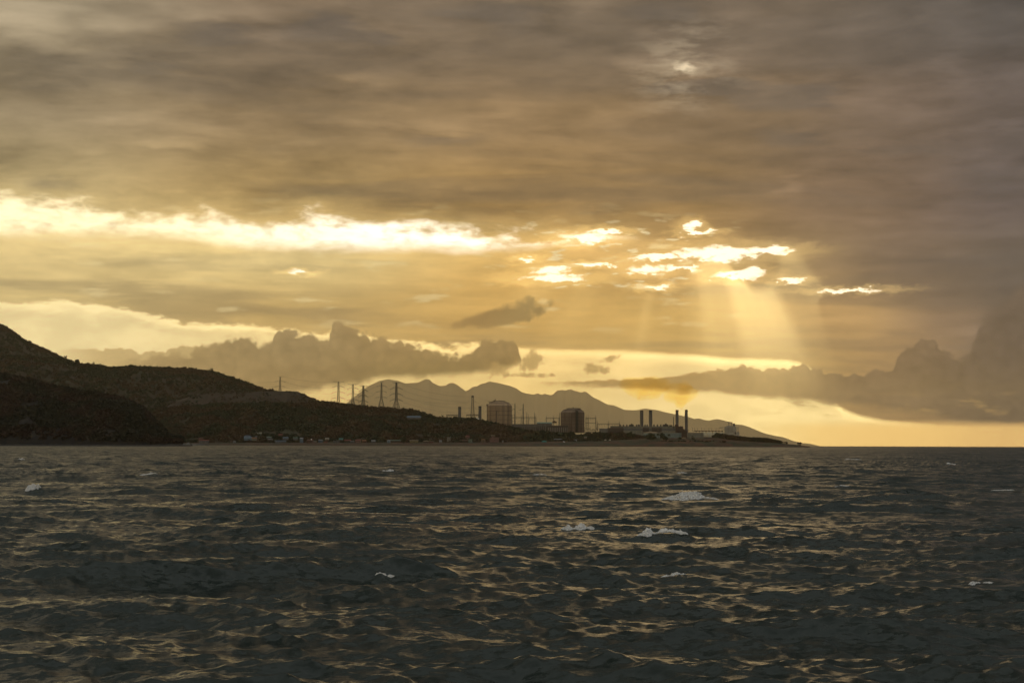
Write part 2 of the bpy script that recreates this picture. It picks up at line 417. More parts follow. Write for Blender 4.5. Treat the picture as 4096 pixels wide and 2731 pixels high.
WIND = R(-104)
T_SWELL = ocean_tile(1024, 331.0, 11, 1.3, 40, 9.5, WIND, 8.0, 0.165)
T_CHOP = ocean_tile(512, 61.0, 5, 0.22, 3.4, 1.3, WIND + R(10), 2.2, 0.050)

# single steeper breaking crests of the photograph: (photo x, photo y of the crest, width m, height m)
CRESTS = [(2745, 2000, 3.4, .34), (2300, 2128, 2.2, .26), (2650, 2138, 2.6, .32), (1550, 2300, 3.4, .32), (2720, 2310, 3.6, .26),
          (2000, 2330, 2.6, .26), (640, 2180, 3.4, .28), (3600, 2330, 2.6, .22), (3450, 2030, 3.2, .3), (120, 1960, 3.0, .3), (1820, 2220, 3.4, .2), (3780, 1985, 4.5, .32)]
def water_hit(px, py, z=0.0):
    d = ray(px, py); t = (z - CAMZ) / d.z
    return d.x * t, d.y * t
CR = []
for (px, py, w_, h_) in CRESTS:
    x, y = water_hit(px, py, h_ * .8); CR.append((x, y, w_, h_))

def sea(x, y):
    """height and sideways shift of the sea surface at x, y"""
    r = np.hypot(x, y)
    a = tile_at(T_SWELL, x, y, 0.10)
    b = tile_at(T_CHOP, x, y, -0.23)
    calm = np.clip(0.65 + 0.6 * np.sin(x * .021 + 1.3 * np.sin(y * .013)) * np.sin(y * .017 + 2), .4, 1.25)
    h = a[..., 0] + b[..., 0] * calm
    dx = a[..., 1] * 1.1 + b[..., 1] * 0.6; dy = a[..., 2] * 1.1 + b[..., 2] * 0.6
    for (cx, cy, w_, h_) in CR:
        s = cx * 1.7 + cy
        u = (x - cx) / w_; v = (y - cy - 0.35 * w_ * np.sin(u * 1.1 + s) * .5) / (w_ * .30)
        g = h_ * np.exp(-u * u * .5 - np.abs(v) ** 1.5 * np.where(v < 0, 1.6, .8))
        m = (np.abs(u) < 5) & (np.abs(v) < 6)
        h = h + np.where(m, g * (1 + .25 * np.sin(x * 1.9 + s)), 0)
        dy = dy - np.where(m, g * .35, 0)
    return h, dx, dy

def build_sea():
    th = np.concatenate([np.linspace(-180, -26, 70)[:-1], np.linspace(-26, -18.6, 60)[:-1], np.linspace(-18.6, 18.6, 1250)[:-1], np.linspace(18.6, 26, 60)[:-1], np.linspace(26, 180, 70)])
    th = np.radians(th)
    rr, r = [], 1.5
    while r < 90000:
        rr.append(r)
        if r < 22: r *= 1.012
        elif r < 2500: r *= 1.0046
        elif r < 6000: r *= 1.012
        else: r *= 1.05
    rr = np.array(rr)
    rg, tg = np.meshgrid(rr, th, indexing='ij')
    x = rg * np.sin(tg); y = rg * np.cos(tg)
    h, dx, dy = sea(x, y)
    far = np.clip((9000 - rg) / 5000, 0, 1)
    v = np.stack([x + dx * far, y + dy * far, h * np.clip((16000 - rg) / 10000, 0.0, 1)], -1)
    me = np_mesh('sea', v.reshape(-1, 3), grid_faces(len(rr), len(th))[:, ::-1])
    # little hole under the boat closed by a fan
    # slope that the coarser cells of the open sea no longer carry as geometry
    at = me.attributes.new('unresolved', 'FLOAT', 'POINT')
    at.data.foreach_set('value', np.clip(np.log(np.maximum(rg, 1) / 70) / math.log(12), 0, 1).astype(np.float32).ravel())
    o = link(bpy.data.objects.new('sea', me)); tag(o, kind='structure')
    m = bpy.data.materials.new('sea water'); m.use_nodes = True
    nt = m.node_tree; E.nt = nt
    b = nt.nodes['Principled BSDF']
    geo = nt.nodes.new('ShaderNodeNewGeometry')
    def vm(op, a, *rest):
        n = nt.nodes.new('ShaderNodeVectorMath'); n.operation = op
        for i, q in enumerate((a, *rest)):
            if isinstance(q, E): nt.links.new(q.k, n.inputs[i])
            else: n.inputs[i].default_value = q
        return E(n.outputs[0])
    pos = E(geo.outputs['Position'])
    p1 = vm('MULTIPLY', pos, (0.8, 1.8, 1.0))
    c1 = noise(p1, 3.2, 5.0, 0.66, out=1)
    c2 = noise(vm('MULTIPLY', pos, (0.35, 0.85, 0.5)), 1.0, 3.0, 0.55, out=1)
    j = vm('MULTIPLY', vm('SUBTRACT', c1, (.5, .5, .5)), (1.2, 2.5, 0.0))
    j2 = vm('MULTIPLY', vm('SUBTRACT', c2, (.5, .5, .5)), (0.5, 1.3, 0.0))
    nrm = vm('NORMALIZE', vm('ADD', vm('ADD', E(geo.outputs['Normal']), j), j2))
    nt.links.new(nrm.k, b.inputs['Normal'])
    gust = noise(vm('MULTIPLY', pos, (0.02, 0.03, 0.0)), 1.0, 3, .5)
    an = nt.nodes.new('ShaderNodeAttribute'); an.attribute_name = 'unresolved'
    nt.links.new((sstep(gust, .35, .7, .20, .32) + E(an.outputs['Fac']) * 0.15).k, b.inputs['Roughness'])
    b.inputs['Base Color'].default_value = (.018, .027, .022, 1)
    b.inputs['IOR'].default_value = 1.333
    me.materials.append(m)
    E.nt = NT
    return o
build_sea()
# ------------------------------------------------------------------ materials
def mat(name, c1, c2=None, scale=0.15, rough=0.85, metal=0.0, stretch=(1, 1, 1), detail=4.0, c3=None, scale3=0.01):
    m = bpy.data.materials.new(name); m.use_nodes = True; nt = m.node_tree; E.nt = nt
    b = nt.nodes['Principled BSDF']
    b.inputs['Roughness'].default_value = rough; b.inputs['Metallic'].default_value = metal
    tc = nt.nodes.new('ShaderNodeNewGeometry'); mp = nt.nodes.new('ShaderNodeMapping')
    nt.links.new(tc.outputs['Position'], mp.inputs[0]); mp.inputs['Scale'].default_value = stretch
    c2 = c2 or tuple(v * .78 for v in c1)
    n = noise(E(mp.outputs[0]), scale, detail, .6)
    c = cmix(sstep(n, .38, .62), c1, c2)
    if c3: c = cmix(sstep(noise(E(mp.outputs[0]), scale3, 3, .55), .44, .60), c, c3)
    nt.links.new(c.k, b.inputs['Base Color'])
    E.nt = NT
    return m
M = {}
M['wood'] = mat('foliage', (.021, .034, .012), (.009, .015, .006), .10, .9, c3=(.058, .030, .013), scale3=.009)
M['wood_near'] = mat('dry foliage', (.018, .018, .008), (.010, .014, .006), .10, .9, c3=(.034, .015, .008), scale3=.014)
M['crown'] = mat('tree foliage', (.035, .045, .018), (.022, .030, .012), .5, .9)
M['bark'] = mat('bark', (.06, .045, .03), rough=.9)
M['scrub'] = mat('scrubby ground', (.024, .028, .012), (.040, .024, .012), .02, .95, c3=(.032, .022, .012), scale3=.006)
M['earth'] = mat('bare earth', (.040, .024, .014), (.026, .018, .010), .03, .95, stretch=(1, 1, 3))
M['bluff'] = mat('red brown bank', (.085, .036, .017), (.050, .030, .014), .03, .95, c3=(.03, .03, .012), scale3=.02)
M['shore'] = mat('shore sand', (.085, .058, .038), (.055, .04, .027), .05, .95, stretch=(1, 2, 6))
M['rock'] = mat('dark rock', (.013, .009, .007), (.007, .0055, .0045), .08, .9)
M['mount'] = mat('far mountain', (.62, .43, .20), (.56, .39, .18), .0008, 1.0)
M['steel'] = mat('galvanised steel', (.09, .09, .085), (.06, .06, .055), .3, .55, .5)
M['darksteel'] = mat('dark steel', (.055, .055, .055), (.035, .033, .03), .3, .6, .3)
M['rust'] = mat('rusty steel', (.10, .045, .028), (.06, .035, .025), .25, .8)
M['tankwall'] = mat('tank plating', (.42, .28, .15), (.34, .22, .115), .06, .6, stretch=(1, 1, .2))
M['tankdark'] = mat('tank weathered plating', (.20, .135, .085), (.14, .09, .055), .06, .7, stretch=(1, 1, .2))
M['white'] = mat('white paint', (.44, .38, .28), (.34, .29, .21), .12, .5)
M['hallwall'] = mat('pale cladding', (.22, .20, .145), (.17, .155, .11), .12, .6, stretch=(1, 1, .2))
M['hallband'] = mat('grey cladding', (.13, .125, .115), (.10, .10, .09), .12, .7)
M['louvre'] = mat('brown louvres', (.075, .050, .038), (.05, .035, .03), .4, .8, stretch=(1, 1, 6))
M['stack'] = mat('stack concrete', (.15, .14, .125), (.11, .10, .09), .12, .8, stretch=(1, 1, .3))
M['stacktop'] = mat('soot', (.035, .033, .03), rough=.9)
M['green'] = mat('pale green plate', (.20, .24, .20), (.16, .20, .17), .1, .6)
M['greenroof'] = mat('green roof sheet', (.16, .28, .22), (.12, .22, .18), .2, .6)
M['concrete'] = mat('concrete', (.16, .14, .11), (.115, .10, .08), .15, .9)
M['glass'] = mat('window glass', (.03, .035, .04), rough=.2)
M['funnel'] = mat('funnel black', (.02, .02, .022), rough=.5)
M['hull'] = mat('ship hull', (.07, .035, .03), (.05, .03, .028), .08, .6)
M['sphere'] = mat('sphere cover', (.50, .42, .26), (.42, .35, .22), .1, .5)
def foammat():
    m = bpy.data.materials.new('foam'); m.use_nodes = True; nt = m.node_tree; nt.nodes.clear()
    d = nt.nodes.new('ShaderNodeBsdfDiffuse'); d.inputs[0].default_value = (.97, .96, .94, 1)
    t = nt.nodes.new('ShaderNodeBsdfTranslucent'); t.inputs[0].default_value = (.96, .95, .93, 1)
    x = nt.nodes.new('ShaderNodeMixShader'); x.inputs[0].default_value = .40; o = nt.nodes.new('ShaderNodeOutputMaterial')
    nt.links.new(d.outputs[0], x.inputs[1]); nt.links.new(t.outputs[0], x.inputs[2]); nt.links.new(x.outputs[0], o.inputs['Surface'])
    return m
M['foam'] = foammat()
def lampmat():
    m = bpy.data.materials.new('lit lamp'); m.use_nodes = True
    b = m.node_tree.nodes['Principled BSDF']
    b.inputs['Emission Color'].default_value = (1, .95, .8, 1); b.inputs['Emission Strength'].default_value = 4.0
    return m
M['lamp'] = lampmat()

# ------------------------------------------------------------------ noise and hills
def vnoise(x, y, seed):
    xi = np.floor(x).astype(np.int64); yi = np.floor(y).astype(np.int64)
    fx = x - xi; fy = y - yi; fx = fx * fx * (3 - 2 * fx); fy = fy * fy * (3 - 2 * fy)
    def hsh(i, j):
        n = (i * 374761393 + j * 668265263 + seed * 974634777) & 0x7fffffff
        n = ((n ^ (n >> 13)) * 1274126177) & 0x7fffffff
        return ((n ^ (n >> 16)) & 0xffff) / 65535.0
    return ((hsh(xi, yi) * (1 - fx) + hsh(xi + 1, yi) * fx) * (1 - fy) + (hsh(xi, yi + 1) * (1 - fx) + hsh(xi + 1, yi + 1) * fx) * fy) * 2 - 1
def fbm(x, y, seed, o=5, g=.5):
    s, a = 0, 1
    for k in range(o):
        s = s + a * vnoise(x, y, seed + k); x = x * 2.03 + 17; y = y * 2.03 + 5; a *= g
    return s

def hill(name, prof, crest, front, back, material, zf=1.0, rough=6.0, scale=180.0, nc=260, nr=46, power=.85, seed=1, steep=None, kind='structure', jag=0.0):
    """A hill as a fan of columns: prof gives its skyline, crest/front/back its distances (numbers or lists over photo x)."""
    px = np.linspace(prof[0][0], prof[-1][0], nc)
    py = np.interp(px, [p[0] for p in prof], [p[1] for p in prof])
    fn = lambda q: np.interp(px, [a[0] for a in q], [a[1] for a in q]) if isinstance(q, list) else np.full(nc, float(q))
    yc, yf, yb = fn(crest), fn(front), fn(back)
    zfv = fn(zf)
    pts = [P(a, b, c) for a, b, c in zip(px, py, yc)]
    zc = np.array([p.z for p in pts]); ux = np.array([p.x / p.y for p in pts])
    s = np.concatenate([np.linspace(0, 1, nr) ** 1.0, 1 + np.linspace(0, 1, 14)[1:]])
    V = np.zeros((len(s), nc, 3))
    for i, t in enumerate(s):
        Y = np.where(t <= 1, yf + (yc - yf) * t, yc + (yb - yc) * (t - 1))
        X = ux * Y
        if t <= 1:
            w = t ** power; z = zfv + (zc - zfv) * w
            n = fbm(X / scale, Y / scale, seed) * rough * (4 * t * (1 - t)) - np.abs(fbm(X / scale * 1.7, Y / scale * .5, seed + 9, 4)) * rough * 1.3 * (4 * t * (1 - t)) 
            z = z + np.minimum(n, (zc - z) * .5) if np.any(zc > zfv) else z
            z = z + jag * fbm(X / 14, Y / 14, seed + 3, 3) * (t > .15)
        else:
            q = t - 1; z = zc * (1 - q) ** 1.3 - 3 * q + (zc > 20) * fbm(X / scale, Y / scale, seed) * rough * q * (1 - q)
            z = np.maximum(z, -3)
        V[i] = np.stack([X, Y, z], -1)
    me = np_mesh(name, V.reshape(-1, 3), grid_faces(len(s), nc))
    me.materials.append(material)
    o = link(bpy.data.objects.new(name, me)); tag(o, kind=kind)
    return V[:nr]

rng = np.random.default_rng(77)
def clump_cloud(name, pts, rad, material, nq=22, squash=.8, leaf=.42, seed=0, kind='stuff', parent=None, flat=False):
    """many leafy clumps as one mesh: each centre gets nq ragged leaf sprays and a small dark core"""
    g = np.random.default_rng(seed + 5)
    n = len(pts); pts = np.asarray(pts); rad = np.asarray(rad)
    d = g.normal(size=(n, nq, 3)); d /= np.linalg.norm(d, axis=2, keepdims=True)
    rr = g.uniform(.45, 1.05, (n, nq, 1)); d[..., 2] = d[..., 2] * squash
    c = pts[:, None] + d * rr * rad[:, None, None]
    a = g.normal(size=(n, nq, 3)); a /= np.linalg.norm(a, axis=2, keepdims=True)
    b = np.cross(a, g.normal(size=(n, nq, 3))); b /= np.linalg.norm(b, axis=2, keepdims=True)
    sz = (rad[:, None, None] * leaf * g.uniform(.6, 1.3, (n, nq, 1)))
    q = np.stack([c - a * sz - b * sz * .5, c + a * sz * .8 - b * sz, c + a * sz + b * sz * .6, c - a * sz * .7 + b * sz], 2).reshape(-1, 3)
    f4 = np.arange(n * nq * 4).reshape(-1, 4)
    oc = np.array([[1, 0, 0], [-1, 0, 0], [0, 1, 0], [0, -1, 0], [0, 0, 1], [0, 0, -1]], float) * .62
    of = np.array([[0, 2, 4], [2, 1, 4], [1, 3, 4], [3, 0, 4], [2, 0, 5], [1, 2, 5], [3, 1, 5], [0, 3, 5]])
    ov = (pts[:, None] + oc[None] * rad[:, None, None] * np.array([1, 1, squash])).reshape(-1, 3)
    f3 = (of[None] + (np.arange(n) * 6)[:, None, None]).reshape(-1, 3) + len(q)
    me = np_mesh(name, np.concatenate([q, ov]), f4, f3, smooth=False)
    me.materials.append(material)
    o = bpy.data.objects.new(name, me); link(o, parent)
    if kind: tag(o, kind=kind)
    return o

def wood_on(V, n, r0, r1, name, material, seed, mask=None, edge=0.25, nq=20):
    """scatter clumps over the seaward face of a hill grid, thicker on its skyline"""
    g = np.random.default_rng(seed)
    nr, nc, _ = V.shape
    t = g.uniform(0.02, 1, n); c = g.uniform(0, nc - 1.01, n)
    ne = int(n * edge); t[:ne] = 1 - np.abs(g.normal(0, .03, ne)); t = np.clip(t, 0.02, .999)
    fr = t * (nr - 1); i = np.floor(fr).astype(int); j = np.floor(c).astype(int); a = (fr - i)[:, None]; b = (c - j)[:, None]
    i2 = np.minimum(i + 1, nr - 1)
    p = (V[i, j] * (1 - b) + V[i, j + 1] * b) * (1 - a) + (V[i2, j] * (1 - b) + V[i2, j + 1] * b) * a
    sky_edge = np.arange(n) < ne
    keep = (p[:, 2] > 2.0) & (fbm(p[:, 0] / 130, p[:, 1] / 130, seed, 3) > -1.1)
    if mask is not None: keep &= mask(p)
    p = p[keep]; sky_edge = sky_edge[keep]; r = g.uniform(r0, r1, len(p)) * np.where(sky_edge, g.uniform(.7, 1.3, len(p)), 1) * (1 + .35 * np.abs(fbm(p[:, 0] / 60, p[:, 1] / 60, seed + 2, 2)))
    p[:, 2] += r * np.where(sky_edge, .0, .35)
    return clump_cloud(name, p, r, material, nq=nq, seed=seed)

MOUNT = [(1130, 1781), (1300, 1690), (1400, 1600), (1470, 1545), (1520, 1522), (1555, 1516), (1590, 1522), (1621, 1533), (1650, 1531), (1669, 1530), (1684, 1524), (1697, 1517.6), (1707, 1515.8), (1718, 1517.6), (1729, 1529), (1743, 1537), (1761, 1543.6), (1784, 1541), (1794, 1533.5), (1807, 1530.6), (1817, 1532.5), (1830, 1540), (1845, 1550.7), (1863, 1564), (1874, 1559), (1891, 1547), (1909, 1544), (1922, 1535.4), (1941, 1531.6), (1952, 1527), (1960, 1525.4), (1980, 1528.7), (1998, 1532.5), (2023, 1539), (2041, 1543), (2063, 1551.6), (2086, 1567), (2104, 1572.7), (2136, 1577.5), (2151, 1572.7), (2166, 1578.4), (2178, 1574.6), (2204, 1580), (2214, 1575.5), (2228, 1561.6), (2252, 1558.9), (2260, 1562.3), (2272, 1558.5), (2284, 1556), (2296, 1562), (2310, 1565), (2322, 1569.6), (2339, 1565.3), (2346, 1568), (2358, 1576.4), (2373, 1589), (2398, 1600), (2431, 1618), (2455, 1620), (2478, 1630), (2497, 1638.6), (2535, 1640), (2552, 1639), (2569, 1634.7), (2584, 1632.7), (2596, 1635.6), (2627, 1639), (2654, 1646.6), (2688, 1653.4), (2722, 1661), (2753, 1667), (2777, 1674.7), (2797, 1673), (2817, 1679), (2836, 1681.5), (2850, 1678), (2869, 1674.8), (2895, 1680.7), (2925, 1689), (2944, 1697), (2967, 1698), (2995, 1706), (3030, 1721.6), (3065, 1734.4), (3096, 1741.5), (3136, 1748.5), (3171, 1762.5), (3217, 1771.9), (3241, 1774), (3266, 1780), (3285, 1784.5)]
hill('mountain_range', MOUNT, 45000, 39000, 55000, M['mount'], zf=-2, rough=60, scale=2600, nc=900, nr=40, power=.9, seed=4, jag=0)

PEAK = [(-900, 1150), (-500, 1160), (-150, 1230), (0, 1296), (50, 1325), (100, 1362), (150, 1385), (200, 1405), (246, 1430), (330, 1478), (420, 1540), (520, 1700), (560, 1778)]
V_peak = hill('hill', PEAK, 7200, 6300, 9000, M['scrub'], zf=60, rough=18, nc=240, seed=21)
RIDGE = [(-900, 1340), (-400, 1390), (0, 1420), (130, 1428), (180, 1435), (246, 1433), (300, 1450), (330, 1457), (380, 1460), (430, 1470), (470, 1470), (520, 1468), (570, 1470), (700, 1474), (770, 1477), (830, 1484), (860, 1488), (900, 1505), (930, 1514), (975, 1528), (1000, 1537), (1040, 1551), (1065, 1563), (1090, 1566), (1150, 1580), (1300, 1650), (1420, 1778)]
V_ridge = hill('hill', RIDGE, 6000, 5100, 7600, M['scrub'], zf=26, rough=30, nc=420, seed=8)
BENCH = [(560, 1690), (700, 1605), (800, 1572), (830, 1568), (930, 1567), (1090, 1566), (1115, 1564), (1190, 1565), (1210, 1574), (1230, 1583), (1250, 1592), (1285, 1606), (1320, 1610), (1400, 1650), (1480, 1778)]
V_bench = hill('quarry_bench', BENCH, 5350, 5150, 5900, M['earth'], zf=70, rough=4, scale=60, nc=220, nr=20, power=.6, seed=13)
FRONT = [(-200, 1560), (300, 1600), (560, 1640), (700, 1632), (850, 1618), (1000, 1614), (1150, 1616), (1285, 1612), (1320, 1612), (1370, 1620), (1420, 1625), (1455, 1629), (1500, 1632), (1560, 1634), (1580, 1641), (1620, 1642), (1660, 1647), (1700, 1659), (1740, 1671), (1770, 1675), (1850, 1676), (1900, 1680), (1950, 1690), (2000, 1702), (2050, 1716), (2120, 1727), (2200, 1733), (2300, 1736), (2400, 1738), (2500, 1737), (2560, 1748), (2610, 1757)]
V_front = hill('hill', FRONT, [(-200, 4900), (1900, 4850), (2150, 4560), (2610, 4520)], [(-200, 4520), (1900, 4440), (2610, 4420)], [(-200, 5600), (1800, 5300), (2150, 4700), (2610, 4600)], M['scrub'], zf=7, rough=16, nc=520, seed=31)
SHORE = [(400, 1768), (700, 1770), (1500, 1769), (2000, 1768), (2400, 1763), (2540, 1757), (2590, 1751), (2870, 1751), (2910, 1758), (3000, 1766), (3080, 1770), (3130, 1773), (3180, 1778), (3215, 1781.5), (3240, 1784)]
SH_C, SH_F = [(400, 4440), (2500, 4430), (3240, 4420)], [(400, 4330), (2500, 4330), (3240, 4380)]
hill('shore', SHORE, SH_C, SH_F, 5400, M['bluff'], zf=1.2, rough=1.5, scale=40, nc=420, nr=14, power=.9, seed=41)
# keep the plateau level behind the bank: industrial ground
def ground_sheet():
    pxs = np.linspace(1700, 3140, 200)
    top = np.interp(pxs, [p[0] for p in SHORE], [p[1] for p in SHORE])
    z = np.array([P(a, b, 4430).z for a, b in zip(pxs, top)]) - .3
    ux = np.array([P(a, b, 4430).x / 4430 for a, b in zip(pxs, top)])
    Y = np.array([4432, 4600, 4900, 5250, 5400.0])
    V = np.stack([ux[None] * Y[:, None], np.repeat(Y[:, None], 200, 1), np.repeat(z[None], 5, 0) * np.array([1, 1, 1, 1, -.2])[:, None]], -1)
    me = np_mesh('ground', V.reshape(-1, 3), grid_faces(5, 200)); me.materials.append(M['scrub'])
    tag(link(bpy.data.objects.new('ground', me)), kind='structure')
ground_sheet()
def beach():
    pxs = np.linspace(420, 3236, 400); rows = []
    for (Y, z) in ((4310, -1.0), (4322, .35), (4338, 1.3), (4352, 2.1), (4360, 1.6)):
        k = fbm(pxs / 60, pxs * 0 + Y / 50, 3, 3)
        yy = Y + 6 * k + np.where(pxs > 3000, (pxs - 3000) * .25, 0)
        ux = np.array([P(a, 1770, 4300).x / 4300 for a in pxs])
        rows.append(np.stack([ux * yy, yy, z + .25 * k * (z > 0)], -1))
    me = np_mesh('beach', np.array(rows).reshape(-1, 3), grid_faces(5, 400)); me.materials.append(M['shore'])
    tag(link(bpy.data.objects.new('beach', me)), kind='structure')
beach()
HEAD = [(-900, 1395), (-400, 1440), (0, 1497), (60, 1506), (115, 1520), (170, 1535), (230, 1545), (300, 1561), (350, 1569), (385, 1570), (430, 1583), (480, 1595), (520, 1612), (560, 1632), (590, 1654), (620, 1684), (650, 1714), (675, 1742), (700, 1750), (718, 1752), (725, 1756), (729, 1778)]
V_head = hill('headland', HEAD, [(-900, 2900), (0, 2780), (600, 2560), (729, 2480)], [(-900, 2420), (0, 2440), (729, 2440)], [(-900, 4000), (400, 3400), (729, 2560)], M['rock'], zf=1.5, rough=9, scale=90, nc=420, nr=60, power=.62, seed=51)
def rock_shelf():
    pxs = np.linspace(-300, 770, 300); rows = []
    for (Y, z) in ((2395, -.8), (2402, .5), (2412, 1.7), (2430, 2.3), (2446, 2.0), (2452, -.5)):
        k = fbm(pxs / 9, pxs * 0 + Y / 9, 9, 4)
        yy = Y + 5 * k; ux = np.array([P(a, 1770, 2400).x / 2400 for a in pxs])
        rows.append(np.stack([ux * yy, yy, z + .5 * k * (z > 0)], -1))
    me = np_mesh('rock_shelf', np.array(rows).reshape(-1, 3), grid_faces(6, 300), smooth=False); me.materials.append(M['rock'])
    tag(link(bpy.data.objects.new('rock_shelf', me)), kind='structure')
rock_shelf()

wood_on(V_peak, 6500, 4.0, 8, 'woodland', M['wood'], 1, edge=.3)
wood_on(V_ridge, 15000, 3.5, 7.0, 'woodland', M['wood'], 2, edge=.2)
wood_on(V_bench, 1500, 1.6, 3.6, 'woodland', M['wood'], 3, edge=.12, mask=lambda p: fbm(p[:, 0] / 40, p[:, 2] / 14, 4, 3) > -.15)
wood_on(V_front, 17000, 3.2, 6.8, 'woodland', M['wood'], 4, edge=.14, mask=lambda p: fbm(p[:, 0] / 90, p[:, 1] / 60, 5, 3) > -.7)
wood_on(V_head, 15000, 1.8, 4.0, 'woodland', M['wood_near'], 6, edge=.10, mask=lambda p: (p[:, 2] > 5) & (fbm(p[:, 0] / 30, p[:, 2] / 22, 15, 3) > -.85))
def shore_wood():
    g = np.random.default_rng(5); p = []; r = []
    for _ in range(2600):
        px = g.uniform(560, 2560); Y = g.uniform(4440, 4500)
        if fbm(np.array([px / 25.]), np.array([Y / 40]), 6, 2)[0] < -.15: continue
        q = P(px, 1770, Y); q.z = 8 + g.uniform(-3, 5); p.append(q); r.append(g.uniform(2.2, 4.6))
    for _ in range(1500):     # low wooded spit on the right
        px = g.uniform(2850, 3125); top = np.interp(px, [2850, 2870, 2900, 2940, 3000, 3060, 3100, 3125], [1742, 1734, 1738, 1744, 1750, 1752, 1759, 1766])
        py = g.uniform(top, 1770); q = P(px, py, g.uniform(4440, 4560)); p.append(q); r.append(g.uniform(2.0, 3.6))
    for _ in range(260):
        px = g.uniform(2560, 2900); q = P(px, g.uniform(1762, 1774), 4395); q.z = max(q.z, 3.2); p.append(q); r.append(g.uniform(1.2, 2.6))
    clump_cloud('woodland', np.array(p), r, M['wood'], seed=9, nq=22)
shore_wood()
# ------------------------------------------------------------------ builders
class MB:
    """collects simple solids, then links them as one mesh object"""
    def __init__(s): s.v, s.f = [], []
    def add(s, vs, fs):
        k = len(s.v); s.v += [tuple(v) for v in vs]; s.f += [tuple(i + k for i in f) for f in fs]; return s
    def box(s, cx, cy, cz, sx, sy, sz, rz=0.0):
        c, n = math.cos(rz), math.sin(rz); vs = []
        for z in (-.5, .5):
            for x, y in ((-.5, -.5), (.5, -.5), (.5, .5), (-.5, .5)):
                a, b = x * sx, y * sy; vs.append((cx + a * c - b * n, cy + a * n + b * c, cz + z * sz))
        return s.add(vs, [(3, 2, 1, 0), (4, 5, 6, 7), (0, 1, 5, 4), (1, 2, 6, 5), (2, 3, 7, 6), (3, 0, 4, 7)])
    def tube(s, p, q, r, n=4, r2=None):
        p, q = Vector(p), Vector(q); d = q - p
        if d.length < 1e-6: return s
        d.normalize(); a = d.orthogonal().normalized(); b = d.cross(a); r2 = r if r2 is None else r2; vs = []
        for P0, rr in ((p, r), (q, r2)):
            for i in range(n):
                t = 2 * math.pi * i / n; vs.append(P0 + (a * math.cos(t) + b * math.sin(t)) * rr)
        return s.add(vs, [tuple(range(n))[::-1], tuple(range(n, 2 * n))] + [(i, (i + 1) % n, n + (i + 1) % n, n + i) for i in range(n)])
    def lathe(s, prof, n=32, c=(0, 0, 0), a0=0, a1=2 * math.pi):
        vs = []; full = a1 - a0 > 6.28; m = n if full else n + 1
        for r, z in prof:
            for i in range(m):
                t = a0 + (a1 - a0) * i / n; vs.append((c[0] + r * math.cos(t), c[1] + r * math.sin(t), c[2] + z))
        fs = []
        for j in range(len(prof) - 1):
            for i in range(m if full else n):
                k = (i + 1) % m; fs.append((j * m + i, j * m + k, (j + 1) * m + k, (j + 1) * m + i))
        return s.add(vs, fs)
    def prism(s, poly, y0, y1):
        """poly in x,z pushed from y0 to y1"""
        n = len(poly); vs = [(x, y0, z) for x, z in poly] + [(x, y1, z) for x, z in poly]
        return s.add(vs, [tuple(range(n)), tuple(range(n, 2 * n))[::-1]] + [(i, n + i, n + (i + 1) % n, (i + 1) % n) for i in range(n)])
    def build(s, name, material, parent=None, smooth=False):
        me = bpy.data.meshes.new(name); me.from_pydata(s.v, [], s.f); me.update()
        me.materials.append(material)
        if smooth: me.polygons.foreach_set('use_smooth', [True] * len(me.polygons))
        return link(bpy.data.objects.new(name, me), parent)

def thing(name, loc, label, cat, group=None, rz=0.0):
    o = bpy.data.objects.new(name, None); COL.objects.link(o); o.location = loc; o.rotation_euler = (0, 0, rz)
    o.empty_display_size = 2
    return tag(o, label, cat, group)
def copy_tree(o, parent=None):
    c = o.copy(); COL.objects.link(c); c.parent = parent
    for ch in list(o.children): copy_tree(ch, c)
    return c
def face(px, Y):
    """turn that makes a thing's front look at the camera's side of the bay"""
    return -math.atan2((px - 2048) / F, 1)

